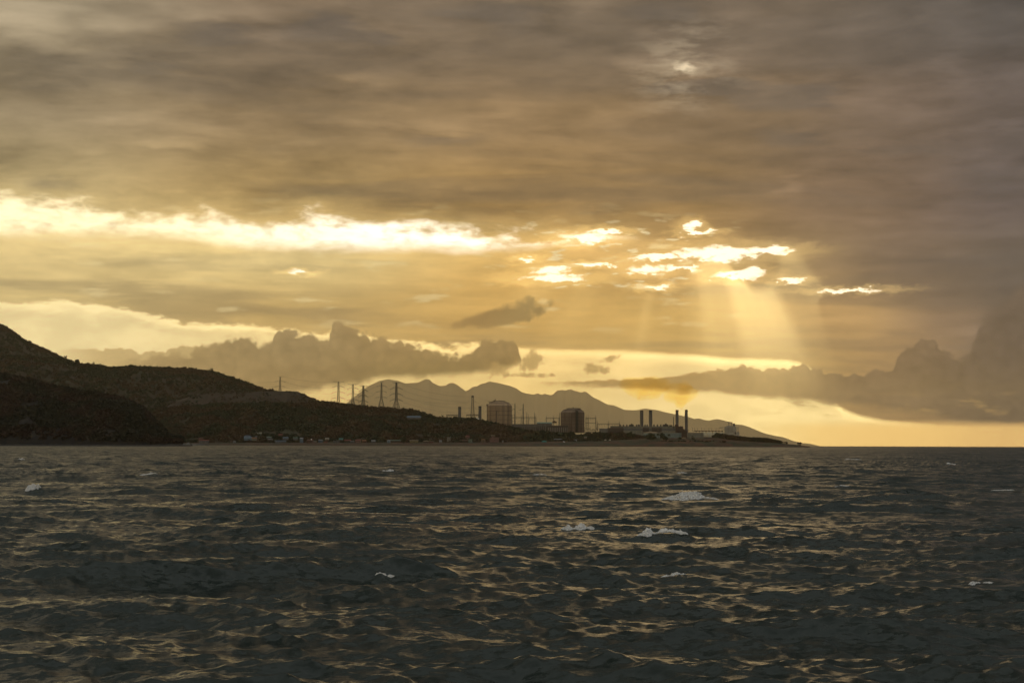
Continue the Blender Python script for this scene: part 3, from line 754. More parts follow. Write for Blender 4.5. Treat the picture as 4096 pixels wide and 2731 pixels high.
# ------------------------------------------------------------------ transmission pylons
def lattice(mb, levels, leg=.56, br=.33):
    """levels: (z, half width); four legs with crossed braces on each face"""
    for (z0, w0), (z1, w1) in zip(levels[:-1], levels[1:]):
        c0 = [(-w0, -w0, z0), (w0, -w0, z0), (w0, w0, z0), (-w0, w0, z0)]; c1 = [(-w1, -w1, z1), (w1, -w1, z1), (w1, w1, z1), (-w1, w1, z1)]
        for i in range(4):
            k = (i + 1) % 4
            mb.tube(c0[i], c1[i], leg); mb.tube(c0[i], c1[k], br); mb.tube(c0[k], c1[i], br); mb.tube(c1[i], c1[k], br)
def pylon(px, py, Y, top_py, arms, kind, basew, label, topw, rz=.25):
    b = P(px, py, Y); H = P(px, top_py, Y).z - b.z; k = Y / F
    t = thing('transmission_pylon', b, label, 'pylon', 'lattice pylons on the hill', rz=rz)
    az = [P(px, a[0], Y).z - b.z for a in arms]
    zt = H * .93 if kind == 'horn' else H
    neck = min(az) if az else H * .5
    wn = 1.9 + .5 * (kind != 'horn')
    body = MB(); lev = []
    for i in range(4): z = neck * .9 * i / 3; lev.append((z, basew + (wn * 1.25 - basew) * (z / (neck * .9)) ** .8))
    zz = neck * .9; n = max(4, int((zt - zz) / 6))
    for i in range(1, n + 1): lev.append((zz + (zt - zz) * i / n, wn * 1.25 + (wn * .72 - wn * 1.25) * i / n))
    lattice(body, lev); body.build('tower_body', M['steel'], t)
    for (ay, hw, droop), z in zip(arms, az):
        m = MB(); L = hw * k; d = droop * k
        for sx in (-1, 1):
            for sy in (-1, 1): m.tube((sx * wn * .8, sy * wn * .7, z + 2.2), (sx * L, 0, z - d), .3); m.tube((sx * wn * .8, sy * wn * .7, z - .6), (sx * L * .96, 0, z - d - .1), .3)
            m.tube((sx * L * .5, 0, z + 1.1 - d * .5), (sx * L * .5, 0, z - .4 - d * .5), .2)
        a = m.build('crossarm', M['steel'], t)
        for sx in (-1, 1):
            MB().tube((sx * L, 0, z - d), (sx * L * .97, -1.5, z - d - 3.6), .28).build('insulator', M['darksteel'], a)
            MB().tube((sx * L * .8, 0, z - d * .8), (sx * L * .8, 0, z - d * .8 - 3.2), .22).build('insulator', M['darksteel'], a)
    m = MB(); T = topw * k
    if kind == 'horn':
        for sx in (-1, 1):
            for sy in (-1, 1): m.tube((sx * wn * .6, sy * wn * .5, zt), (sx * T, 0, H), .3)
            m.tube((-sx * wn * .6, 0, zt), (sx * T * .6, 0, zt + (H - zt) * .6), .22)
        m.build('earth_wire_horns', M['steel'], t)
    else:
        m.tube((-T, 0, H + .2), (T, 0, H + .2), .34)
        for sx in (-1, 1):
            for sy in (-1, 1): m.tube((sx * wn * .7, sy * wn * .7, H - 4.2), (sx * T, 0, H), .28)
            m.tube((sx * T * .5, 0, H), (sx * T * .5, 0, H - 2.2), .2)
        m.build('top_crossarm', M['steel'], t)
    return t
pylon(1120, 1569, 5380, 1503.5, [(1524, 20, 2), (1545, 20, 1)], 'horn', 5.5, 'lattice pylon with V shaped horns standing alone on the bare quarry bench', 8)
pylon(1353, 1622, 4880, 1526, [(1544, 26, 5), (1567, 27, 4), (1590, 27, 4)], 'tee', 7.5, 'tall flat topped lattice pylon, leftmost of the five in the hilltop row', 23)
pylon(1411, 1627, 4890, 1536, [(1551, 22, 4), (1574, 23, 4), (1597, 24, 4)], 'tee', 7, 'flat topped lattice pylon second from the left in the hilltop row', 22)
pylon(1452.5, 1632, 4900, 1541.8, [(1557, 20, 8), (1579, 21, 8), (1601, 22, 8)], 'tee', 8, 'shorter flat topped lattice pylon, middle of the hilltop row, with steeply drooping arms', 17, rz=.5)
pylon(1525, 1636, 4890, 1523, [(1542, 20, 3), (1565, 21, 2), (1588, 23, 2)], 'horn', 11, 'lattice pylon with V shaped horns, second from the right in the hilltop row', 8)
pylon(1584.7, 1642, 4880, 1529, [(1549, 27, 7), (1573, 28, 7), (1596, 28, 7)], 'tee', 12, 'wide legged flat topped pylon, rightmost in the hilltop row', 17, rz=.45)

# ------------------------------------------------------------------ power lines
def wire(a, b, sag, Ya, Yb, label, r=.17):
    p, q = P(*a, Ya), P(*b, Yb); m = MB(); n = 18; prev = None
    for i in range(n + 1):
        t = i / n; c = p.lerp(q, t); c.z -= sag * 4 * t * (1 - t)
        if prev is not None: m.tube(prev, c, r, 3)
        prev = c
    # the cable's origin stays at its first support
    o = m.build('power_line', M['darksteel']); tag(o, label, 'power line', 'power lines strung between the pylons')
LW = ['thin power line from the top right arm of the rightmost pylon to the lattice mast', 'thin power line from the middle right arm of the rightmost pylon to the lattice mast', 'thin power line from the lowest right arm of the rightmost pylon to the lattice mast', 'thin power line drooping deepest between rightmost pylon and lattice mast', 'thin earth wire from the flat top of the rightmost pylon to the mast top']
for i, (a, b, s) in enumerate((((1613, 1562), (1873, 1607), 9), ((1613, 1587), (1875, 1632), 10), ((1614, 1609), (1875, 1651), 9), ((1556, 1566), (1873, 1610), 16), ((1600, 1532), (1889, 1585), 12))):
    wire(a, b, s, 4880, 4990, LW[i])
LW = ['upper conductor passing in front of the pale tank from the mast arms', 'lower conductor passing in front of the pale tank from the mast arms', 'earth wire from the mast top to the thick pole right of the pale tank']
for i, (a, b, s) in enumerate((((1907, 1612), (2058, 1637), 7), ((1908, 1636), (2058, 1659), 6), ((1900, 1585), (2060, 1616), 7))):
    wire(a, b, s, 4990, 4905, LW[i])
LW = ['conductor from the upper arm of the quarry bench pylon to the hilltop row', 'conductor from the lower arm of the quarry bench pylon to the hilltop row', 'earth wire from the horns of the quarry bench pylon to the hilltop row']
for i, (a, b, s) in enumerate((((1139, 1527), (1328, 1551), 8), ((1140, 1548), (1328, 1574), 8), ((1128, 1505), (1331, 1529), 6))):
    wire(a, b, s, 5380, 4880, LW[i])
LW = ['upper power line leaving the quarry bench pylon leftwards over the ridge', 'lower power line leaving the quarry bench pylon leftwards over the ridge']
for i, (a, b, s) in enumerate((((1101, 1527), (985, 1530), 1), ((1101, 1546), (1040, 1552), .5))):
    wire(a, b, s, 5380, 5900, LW[i])
LW = ['short line between the second and third pylons of the hilltop row', 'rising line from the middle hilltop pylon to the horned one', 'lower line from the middle hilltop pylon to the horned one', 'short line between the horned pylon and the rightmost pylon']
for i, (a, b, s) in enumerate((((1379, 1552), (1431, 1567), 2), ((1433, 1563), (1503, 1545), 5), ((1474, 1588), (1504, 1567), 3), ((1545, 1546), (1558, 1558), 1.5))):
    wire(a, b, s, 4880, 4890, LW[i])

# ------------------------------------------------------------------ lattice mast above the switch house
def lattice_mast():
    b = P(1890, 1680, 4990); k = 4990 / F
    t = thing('lattice_mast', b, 'slender lattice mast with square top rising over the platform between two square stacks', 'mast', rz=.1)
    H = P(1890, 1582.5, 4990).z - b.z; m = MB()
    lattice(m, [(H * i / 9, (8.2 - 4.0 * min(1, i / 7)) * k * .95) for i in range(10)], leg=.55, br=.34); m.build('tower_body', M['darksteel'], t)
    m = MB(); m.box(0, 0, H - 2.5, 9 * k, 9 * k, 5.0); m.build('top_cage', M['darksteel'], t)
    for py in (1604.5, 1631):
        z = P(1890, py, 4990).z - b.z
        for sx in (-1, 1):
            m = MB()
            for sy in (-1, 1): m.tube((sx * 4 * k, sy * 3 * k, z + 1), (sx * 18 * k, 0, z - 3 * (sx > 0) - 1), .32)
            m.build('crossarm', M['darksteel'], t)
lattice_mast()

# ------------------------------------------------------------------ platforms with lamps, square stacks
def stack(px, top, base, Y, w, label, group, collar=None, strakes=0, name='chimney_stack', seed=0):
    b = P(px, base, Y); k = Y / F; H = P(px, top, Y).z - b.z; r = w * k / 2
    t = thing(name, b, label, 'chimney', group)
    m = MB(); m.lathe([(r * 1.02, -2), (r, H * .6), (r * .95, H - 3.2)], 24); m.build('shaft', M['stack'], t, True)
    m = MB(); m.lathe([(r * .97, H - 3.2), (r * 1.06, H - 3.0), (r * 1.08, H - .3), (r * .98, H), (r * .8, H), (r * .78, H - 2.5), (0, H - 2.5)], 24); m.build('rim', M['stacktop'], t, True)
    for cpy in (collar or []):
        z = P(px, cpy, Y).z - b.z; m = MB(); m.lathe([(r, z - .8), (r * 1.32, z - .5), (r * 1.32, z + .3), (r, z + .3)], 24)
        for i in range(12):
            a = i * math.pi / 6; m.tube((r * 1.3 * math.cos(a), r * 1.3 * math.sin(a), z), (r * 1.3 * math.cos(a), r * 1.3 * math.sin(a), z + 1.3), .09, 3)
        m.build('walkway_ring', M['darksteel'], t)
    if strakes:
        z0 = P(px, collar[0], Y).z - b.z + 2
        for s_ in range(3):
            m = MB(); n = 60; pr = None
            for i in range(n + 1):
                f = i / n; a = s_ * 2.0944 + seed + f * strakes * 6.283; z = z0 + (H - 3.5 - z0) * f
                q = [((r * .9) * math.cos(a), (r * .9) * math.sin(a), z), ((r * 1.22) * math.cos(a), (r * 1.22) * math.sin(a), z)]
                if pr: m.add([pr[0], pr[1], q[1], q[0]] + [(x, y, zz + .35) for x, y, zz in (pr[0], pr[1], q[1], q[0])], [(0, 1, 2, 3), (7, 6, 5, 4), (1, 5, 6, 2), (0, 4, 5, 1), (3, 2, 6, 7)])
                pr = q
            m.build('strake', M['stack'], t)
    m = MB(); m.tube((r * 1.05, -r * .3, 0), (r * 1.05, -r * .3, H - 1), .18, 4); m.build('ladder', M['darksteel'], t)
    return t
G1 = 'stacks over the hill crest left of the pale tank'
stack(1838, 1626.6, 1690, 5050, 11.5, 'short grey chimney with dark top beside the pipe rack, left of the lattice mast', G1, [1636])
stack(1919.5, 1624, 1692, 5050, 11.5, 'short grey chimney with dark top right of the lattice mast, next to the pale tank', G1, [1634])
def rack(x0, x1, top, base, Y, label, lamps=()):
    k = Y / F; c = (x0 + x1) / 2; b = P(c, base, Y); H = P(c, top, Y).z - b.z; W_ = (x1 - x0) * k
    t = thing('pipe_rack', b, label, 'steel platform')
    m = MB(); m.box(0, 0, H - .7, W_, 9, 1.4); m.box(0, 0, H - 3.6, W_ * .96, 8, .5); m.build('deck', M['steel'], t)
    n = max(3, int(W_ / 5))
    for i in range(n + 1):
        m = MB(); x = -W_ / 2 + .5 + (W_ - 1) * i / n
        for y in (-4, 4): m.tube((x, y, -3), (x, y, H - 1), .32)
        if i < n: m.tube((x, -4, H - 3.6), (x + (W_ - 1) / n, -4, H - .8), .22); m.tube((x + (W_ - 1) / n, -4, H - 3.6), (x, -4, H - .8), .22)
        m.build('post', M['steel'], t)
    m = MB(); m.tube((-W_ / 2, -4.6, H + 1.1), (W_ / 2, -4.6, H + 1.1), .12, 3)
    for i in range(n * 2 + 1): m.tube((-W_ / 2 + W_ * i / n / 2, -4.6, H), (-W_ / 2 + W_ * i / n / 2, -4.6, H + 1.1), .1, 3)
    m.build('railing', M['steel'], t)
    return t, b, k
rack(1785, 1833, 1658.5, 1682, 5060, 'long low steel platform over the trees left of the shorter stack')
t, b, k = rack(1865, 1914, 1657.5, 1688, 5010, 'steel platform under the lattice mast with rusty equipment and white lamps')
m = MB()
for (x, z, sx, sz) in ((-9, 5, 9, 11), (1, 4, 8, 13), (10, 6, 9, 12), (-2, 11, 4, 6), (14, 3, 5, 9)): m.box(x, 2, z, sx, 7, sz)
for i in range(9): m.tube((-16 + 4 * i, -3, 0), (-16 + 4 * i, -3, 13 + 2 * math.sin(i * 2.1)), .3)
m.build('machinery', M['rust'], t)
for lx, ly in ((1884, 1671), (1892.5, 1671.5), (1904, 1672), (1907, 1670.5), (1914, 1675)):
    q = P(lx, ly, 5000) - b; m = MB(); m.lathe([(0, -.55), (.4, -.4), (.55, 0), (.4, .4), (0, .55)], 8, c=(q.x, -5.2, q.z)); m.tube((q.x, -5.2, q.z), (q.x, -4, q.z), .15); m.build('lamp', M['lamp'], t)

# ------------------------------------------------------------------ the two big gas tanks
def gas_tank(px, hw, wall_top, dome_top, base, Y, wallm, label, left=True):
    b = P(px, base, Y); k = Y / F; r = hw * k; Hw = P(px, wall_top, Y).z - b.z; Hd = P(px, dome_top, Y).z - b.z
    t = thing('gas_storage_tank', b, label, 'storage tank', 'domed gas storage tanks')
    m = MB(); m.lathe([(r, -2), (r, Hw)], 72); m.build('wall', wallm, t, True)
    rise = Hd - Hw; prof = [(r * 1.005, Hw)]
    for i in range(1, 11): a = i / 10; prof.append((r * (1 - a) if a == 1 else r * math.cos(a * math.pi / 2) ** .9, Hw + rise * math.sin(a * math.pi / 2) ** 1.15))
    m = MB(); m.lathe(prof, 72); d = m.build('dome', wallm if left else M['tankdark'], t, True)
    for i in range(5):
        z = Hw - (i + 0.02) * Hw / 5.3 - (1.2 if i else 0); m = MB(); m.lathe([(r, z - .5), (r * 1.018, z - .45), (r * 1.018, z + .35), (r, z + .4)], 72); m.build('stiffening_ring', M['rust'], t)
    for i in range(12):
        a = i * math.pi / 6 + .26; m = MB(); m.tube((r * 1.01 * math.cos(a), r * 1.01 * math.sin(a), -2), (r * 1.01 * math.cos(a), r * 1.01 * math.sin(a), Hw), .5)
        m.build('rib', M['rust'], t)
    m = MB()
    for i in range(12):
        a = i * math.pi / 6 + .26
        for j in range(10): (r0, z0), (r1, z1) = prof[j], prof[j + 1]; m.tube((r0 * 1.01 * math.cos(a), r0 * 1.01 * math.sin(a), z0 + .2), (r1 * 1.01 * math.cos(a), r1 * 1.01 * math.sin(a), z1 + .2), .28, 3)
    m.lathe([(2.6, Hd - .1), (2.6, Hd + .5), (0, Hd + .5)], 16); m.build('dome_ribs', M['rust'], t)
    m = MB()
    for j in range(2): rr = r * (.8 - .33 * j); z = Hw + rise * (.62 + .33 * j); m.lathe([(rr, z), (rr, z + 1.3), (rr - .3, z + 1.3), (rr - .3, z)], 40)
    m.build('handrail', M['darksteel'], t)
    g = random.Random(px)
    if left:
        m = MB(); m.box(-r * .66, -r * .2, Hw + rise * .78, r * .42, 6, .8); m.box(-r * .88, -r * .15, Hw + 4.4, r * .3, 7, 4.2)
        for i in range(16): x = -r * .98 + i * r * .045; z = Hw + rise * .1 + i * rise * .075; m.box(x, -r * .25, z, 1.6, 2.2, 1.8 + g.random() * 1.6); m.tube((x, -r * .25, z), (x, -r * .25, z + 2.6), .16)
        m.tube((-r * .95, -r * .2, Hw + 1), (-r * .2, -r * .15, Hd + .5), .5); m.box(r * .02, 0, Hd + .7, 7, 5, 1.6); m.tube((-r * .78, -r * .2, Hw + rise * .8), (-r * .78, -r * .2, Hd + 1.5), .3)
        m.build('roof_platform', M['rust'], t)
        m = MB(); m.box(-r * .22, -r * .99, Hw * .4, 3.4, 3.2, Hw * .82); m.build('stair_tower', M['tankdark'], t)
    else:
        m = MB(); m.box(r * .12, -r * .1, Hd - 2.2, r * 1.10, 14, 5.2); m.box(r * .05, -r * .25, Hd - 7, r * .85, 12, 8); m.box(r * .72, -r * .2, Hw + 5, r * .4, 8, 5)
        for i in range(24): x = -r * .5 + i * r * .052; m.tube((x, -r * .2, Hd), (x, -r * .2, Hd + 1.2 + g.random() * 1.8), .25)
        m.box(r * .05, -r * .1, Hd + 2.2, 3, 3, 3.4)
        for i in range(8): m.tube((-r * .9 + i * 2.4, -r * .3, Hw + 1 + i * 1.5), (-r * .9 + i * 2.4, -r * .3, Hw + 3 + i * 1.5), .3)
        m.tube((-r * .8, -r * .3, Hw + 2), (-r * .35, -r * .2, Hd - 1), .5); m.tube((r * .62, -r * .2, Hd - 3), (r * .95, -r * .2, Hw + 3), .6)
        m.build('roof_platform', M['rust'], t)
        m = MB()
        for z in range(0, int(Hd), 4): m.box(r * .32, -r * 1.04, z + 1, r * .26, 5, .5)
        for sx in (-1, 1):
            for y in (-2.3, 2.3): m.tube((r * .32 + sx * r * .13, -r * 1.04 + y, -2), (r * .32 + sx * r * .13, -r * 1.04 + y, Hd - 4), .42)
        m.box(r * .32, -r * 1.0, Hd * .45, r * .17, 3.5, Hd * .9); m.build('stair_tower', M['darksteel'], t)
        m = MB(); m.box(-r * .12, -r * 1.0, Hw * .48, 1.6, 1.6, Hw * .98); m.build('pipe_riser', M['rust'], t)
gas_tank(1997, 50, 1625, 1603.5, 1716, 4990, M['tankwall'], 'pale domed gas tank with rusty ribs and roof pipework, left of the switchyard poles')
gas_tank(2290, 47.5, 1652, 1633, 1728, 4970, M['tankdark'], 'brown domed gas tank with dark roof platform and stair tower, right of the long shed', False)

# ------------------------------------------------------------------ poles and switchyard gantries
def pole(px, top, base, Y, w, label, arms=()):
    b = P(px, base, Y); k = Y / F; H = P(px, top, Y).z - b.z
    t = thing('steel_pole', b, label, 'pole', 'tapered steel poles by the pale tank')
    m = MB(); m.tube((0, 0, -1), (0, 0, H), w * k * .62, 8, w * k * .38); m.build('shaft', M['darksteel'], t)
    for (ay, L) in arms:
        z = P(px, ay, Y).z - b.z; m = MB(); m.tube((0, 0, z), (L * k, 0, z - 3), .35); m.tube((0, 0, z - 2), (L * k, 0, z - 4.5), .25); m.build('crossarm', M['darksteel'], t)
pole(2059.6, 1614, 1700, 4900, 3.6, 'thick dark steel pole just right of the pale tank with three arms to the left', [(1634, -13), (1658, -13), (1682, -13)])
pole(2092.5, 1615, 1700, 4900, 3.8, 'thick dark steel pole with an arm, standing between the pale tank and the long shed', [(1635, -16)])
pole(2015.5, 1615, 1722, 4700, 2.0, 'thin steel pole in front of the pale tank, the left of two')
pole(2031.5, 1615, 1722, 4700, 2.0, 'thin steel pole in front of the pale tank, the right of two')
pole(2107, 1648, 1700, 4880, 1.8, 'short thin pole in front of the left switchyard beam')
pole(2138, 1649, 1700, 4880, 1.8, 'short thin pole at the right end of the left switchyard beam')
pole(2238.8, 1649, 1705, 4860, 2.0, 'thin pole standing close to the left edge of the brown tank')
pole(2694.5, 1666, 1712, 4780, 2.6, 'slim dark vent pipe beside the taller pair of stacks')
def gantry(posts, beam, base, Y, label, top=11, second=None):
    k = Y / F; c = sum(posts) / len(posts); b = P(c, base, Y); zb = P(c, beam, Y).z - b.z
    t = thing('switchyard_gantry', b, label, 'gantry', 'steel gantries of the switchyard')
    xs = [P(p, base, Y).x - b.x for p in posts]
    for x in xs:
        m = MB(); lattice(m, [((zb + .5) * i / 6, 1.9 - .5 * i / 6) for i in range(7)], .34, .22); 
        m2 = MB(); 
        for v, f in ((m.v, m.f),): m2.add([(a + x, y, z) for a, y, z in v], f)
        for sx, sy in ((-1, -1), (1, -1), (1, 1), (-1, 1)): m2.tube((x + sx * 1.4, sy * 1.4, zb), (x, 0, zb + top * k), .26)
        m2.tube((x, 0, zb + top * k), (x, 0, zb + top * k + 2.4), .16, 3)
        m2.build('post', M['steel'], t)
    def beam_at(z, name):
        m = MB(); x0, x1 = xs[0] - 1, xs[-1] + 1
        for y in (-.9, .9):
            for dz in (-1, 1): m.tube((x0, y, z + dz), (x1, y, z + dz), .33)
        n = max(4, int((x1 - x0) / 4))
        for i in range(n): a, c_ = x0 + (x1 - x0) * i / n, x0 + (x1 - x0) * (i + 1) / n; m.tube((a, -.9, z - 1), (c_, -.9, z + 1), .22); m.tube((a, -.9, z + 1), (c_, -.9, z - 1), .22)
        m.build(name, M['steel'], t)
    beam_at(zb, 'beam')
    if second: beam_at(P(c, second, Y).z - b.z, 'lower_beam')
    n = int((xs[-1] - xs[0]) / 8)
    for i in range(n):
        x = xs[0] + 4 + 8 * i; m = MB(); m.tube((x, 0, zb - 1), (x + 1.6, 0, zb - 6), .26); m.tube((x + 3.2, 0, zb - 1), (x + 1.6, 0, zb - 6), .26); m.build('insulator', M['darksteel'], t)
gantry([2048, 2084.8, 2113.5, 2143], 1669.5, 1700, 4870, 'switchyard gantry behind the thick poles, leftmost of the gantries')
gantry([2185.4, 2214.4, 2235.7], 1671.5, 1702, 4870, 'switchyard gantry above the green roof left of the brown tank')
gantry([2344, 2352.6, 2382.8], 1672, 1716, 4860, 'tall double beamed gantry directly right of the brown tank', second=1691.5)
gantry([2389.8, 2433.5, 2477.8], 1695, 1722, 4840, 'low wide gantry between the brown tank and the long hall')

def switchgear(x0, x1, top, base, Y, n, label, seed):
    g = random.Random(seed); k = Y / F; c = (x0 + x1) / 2; b = P(c, base, Y); H = P(c, top, Y).z - b.z; W_ = (x1 - x0) * k
    t = thing('switchgear', b, label, 'switchgear')
    m = MB(); m.box(0, 0, .8, W_, 8, 1.6); m.build('plinth', M['concrete'], t)
    for i in range(n):
        x = -W_ / 2 + W_ * (i + .5) / n; h = H * g.uniform(.45, 1); m = MB(); m.tube((x, g.uniform(-3, 3), 1), (x, 0, h), .4); m.tube((x - 1.4, 0, h * .8), (x + 1.4, 0, h * .8), .25); m.tube((x - 1.2, 0, h * .5), (x - 1.2, 0, h * .5 + 3), .35); m.build('bushing', M['darksteel'], t)
switchgear(2337, 2393, 1707, 1729, 4800, 20, 'dense cluster of upright switchgear between the brown tank and the low gantry', 2)

# ------------------------------------------------------------------ sheds and halls
def long_building(x0, x1, top, base, Y, depth, label, wall, roofm, name='industrial_shed', roof_h=1.5, bays=0, baym=None, cat='shed', pitched=True):
    k = Y / F; c = (x0 + x1) / 2; b = P(c, base, Y); H = P(c, top, Y).z - b.z; W_ = (x1 - x0) * k
    t = thing(name, b, label, cat)
    m = MB(); m.box(0, depth / 2, H / 2 - 1, W_, depth, H + 2 - .02); m.build('wall', wall, t)
    m = MB()
    if pitched: m.add([(-W_ / 2 - .6, -.6, H), (W_ / 2 + .6, -.6, H), (W_ / 2 + .6, depth / 2, H + roof_h), (-W_ / 2 - .6, depth / 2, H + roof_h), (-W_ / 2 - .6, depth + .6, H), (W_ / 2 + .6, depth + .6, H)], [(0, 1, 2, 3), (3, 2, 5, 4), (0, 3, 4), (1, 5, 2), (0, 4, 5, 1)])
    else: m.box(0, depth / 2, H + .35, W_ + 1, depth + 1, .7)
    m.build('roof', roofm, t)
    for i in range(bays):
        x = -W_ / 2 + W_ * (i + .5) / bays; m = MB(); m.box(x, -.05, H * .42, W_ / bays * .5, .3, H * .62); m.build('window', baym or M['glass'], t)
    return t, b, k, H, W_
long_building(2046, 2150, 1696.5, 1735, 4760, 24, 'long grey concrete shed with rows of openings below the switchyard poles', M['concrete'], M['concrete'], bays=14, baym=M['louvre'], pitched=False)
long_building(2148, 2208, 1692, 1735, 4765, 26, 'grey shed with pale green roof in front of the middle gantry', M['concrete'], M['greenroof'], roof_h=3.2, bays=7, baym=M['louvre'])
t, b, k, H, W_ = long_building(2190, 2272, 1702.5, 1735, 4740, 22, 'dark roofed building with white columns left of the brown tank foot', M['louvre'], M['darksteel'], pitched=False)
for i in range(11): m = MB(); m.box(-W_ / 2 + W_ * (i + .5) / 11, -1.6, H * .4, 1.1, 1.1, H * .8); m.build('column', M['white'], t)
def crane_frame():
    b = P(2218, 1700, 4800); k = 4800 / F; t = thing('rooftop_hopper', b, 'rusty hopper on legs above the dark roofed building', 'hopper')
    m = MB(); m.box(0, 0, 9, 13, 8, 5); m.box(-1, 0, 12, 7, 6, 3); m.build('bin', M['rust'], t)
    for x in (-5.5, 5.5): m = MB(); m.tube((x, -3, -1), (x * .9, -3, 8), .4); m.tube((x, 3, -1), (x * .9, 3, 8), .4); m.build('leg', M['rust'], t)
crane_frame()
long_building(2398, 2432, 1715, 1732, 4780, 12, 'low pale arched walkway shed between the low gantry posts', M['hallband'], M['steel'], bays=6, baym=M['hallwall'])
long_building(2431, 2494, 1712, 1735, 4740, 18, 'boxy brown building against the left end of the long hall', M['louvre'], M['rust'], pitched=False)

def turbine_hall():
    Y = 4850; k = Y / F; x0, x1 = 2444, 2702; c = (x0 + x1) / 2; b = P(c, 1760, Y); W_ = (x1 - x0) * k
    z = lambda py: P(c, py, Y).z - b.z
    t = thing('power_station_hall', b, 'long flat roofed power station hall in pale and grey bands under the stacks', 'power station')
    m = MB(); m.box(0, 20, (z(1705) - 2) / 2, W_, 40, z(1705) + 2); m.build('wall', M['hallwall'], t)
    m = MB(); m.box(0, -.15, (z(1714) + z(1721)) / 2, W_ - .6, .5, z(1714) - z(1721)); m.build('wall_band', M['hallband'], t)
    m = MB(); m.box(0, 20, z(1705) + .5, W_ + 1.2, 41.2, 1.0); m.build('roof', M['hallband'], t)
    for px, w, h in ((2481.5, 5, 5), (2494.6, 4.5, 5), (2508, 4.5, 5), (2526, 19, 5), (2527.5, 5.5, 9), (2547, 5, 5.5), (2556, 7, 6), (2581, 4.5, 5.5), (2589.6, 4, 5.5), (2617, 4.5, 6), (2630.5, 4.5, 6), (2644, 4.5, 6), (2663, 22, 6), (2664.5, 5.5, 10), (2684, 12, 4)):
        q = P(px, 1704, Y); m = MB(); m.box(q.x - b.x, 8, z(1705) + 1 + h * k / 2, w * k, 7, h * k); m.box(q.x - b.x, 8, z(1705) + 1 + h * k + .3, w * k + .8, 8, .6); m.build('roof_vent', M['darksteel'], t)
    for px0, px1 in ((2570.5, 2595), (2606.5, 2632), (2633, 2646)):
        q = P((px0 + px1) / 2, 1718, Y); m = MB(); m.box(q.x - b.x, -2.6, (z(1710.5) + z(1726)) / 2, (px1 - px0) * k, 5, z(1710.5) - z(1726)); m.build('louvre_box', M['louvre'], t)
    for i in range(14):
        x = -W_ / 2 + W_ * (i + .5) / 14; m = MB(); m.tube((x - 4, -.7, z(1712)), (x + 3, -.7, z(1706)), .25); m.build('brace', M['rust'], t)
turbine_hall()
G2 = 'tall straked stacks of the power station'
stack(2566.7, 1641.5, 1712, 4862, 12, 'dark tall stack with spiral fins on the hall roof, leftmost of four', G2, [1688], 3, seed=.3)
stack(2602.4, 1640.5, 1712, 4862, 12, 'dark tall stack with spiral fins on the hall roof, second of four', G2, [1688], 3, seed=1.1)
stack(2708.5, 1639, 1740, 4866, 10.8, 'dark tall stack beside the slim vent pipe, third of four', G2, [1686], 1.6, seed=2)
stack(2745.5, 1638, 1745, 4866, 10.8, 'dark tall stack beside the rusty ducting, rightmost of four', G2, [1686], 1.6, seed=.9)
def ducting():
    b = P(2722, 1750, 4840); t = thing('boiler_frame', b, 'rusty boiler framework and ducting between the two right hand stacks', 'boiler house')
    k = 4840 / F; m = MB()
    m.prism([(-14 , 0), (20, 0), (20, 18), (10, 27), (2, 33), (-8, 36), (-14, 36)], 0, 16); m.build('duct', M['rust'], t)
    m = MB()
    for x in (-14, -7, 0, 7, 14, 20): m.tube((x, -1, 0), (x, -1, 38 - abs(x)), .4)
    for z in (10, 18, 26): m.tube((-14, -1, z), (22, -1, z), .35); m.tube((-14, -1, z), (0, -1, z + 8), .25); m.tube((14, -1, z), (0, -1, z - 8), .25)
    m.build('frame', M['darksteel'], t)
    m = MB(); m.box(-12, 4, 38, 9, 8, 5); m.box(3, 4, 32, 9, 7, 6); m.tube((-2, 4, 33), (9, 4, 31), 1.6, 8); m.build('machinery', M['rust'], t)
    m = MB(); m.tube((8, -.5, 24), (26, -.5, 24), .3); m.tube((8, -.5, 20), (26, -.5, 20), .3)
    for i in range(5): m.tube((9 + i * 3.6, -.5, 10), (9 + i * 3.6, -.5, 24), .3)
    m.build('walkway', M['rust'], t)
ducting()

def low_tank(px, w, top, base, Y, label, dome=3.0, material='green'):
    b = P(px, base, Y); k = Y / F; r = w * k / 2; H = P(px, top, Y).z - b.z
    t = thing('oil_tank', b, label, 'storage tank', 'low cylindrical tanks by the shore')
    m = MB(); m.lathe([(r, -2), (r, H)], 48); m.build('wall', M[material], t, True)
    m = MB(); m.lathe([(r * 1.01, H), (r * .7, H + dome * .55), (r * .35, H + dome * .9), (0, H + dome)], 48); m.build('roof', M['tankwall'], t, True)
    for i in range(3): z = H * (.3 + .33 * i); m = MB(); m.lathe([(r, z - .25), (r * 1.008, z), (r, z + .25)], 48); m.build('hoop', M['steel'], t)
    m = MB(); n = 40
    for i in range(n): a = 2 * math.pi * i / n; m.tube((r * math.cos(a), r * math.sin(a), H), (r * math.cos(a), r * math.sin(a), H + 1.3), .12, 3)
    m.lathe([(r, H + 1.2), (r, H + 1.4)], 48); m.build('railing', M['darksteel'], t)
low_tank(2605, 67, 1731, 1754, 4620, 'wide pale green tank with low domed roof behind the big round tree', 3.2)
low_tank(2684, 84, 1731, 1754, 4650, 'widest pale tank, ringed with hoops, below the third stack', 1.0)
low_tank(2781, 66, 1731, 1754, 4640, 'pale tank right of the stacks beside the dome covered ship', 1.5, 'hallwall')

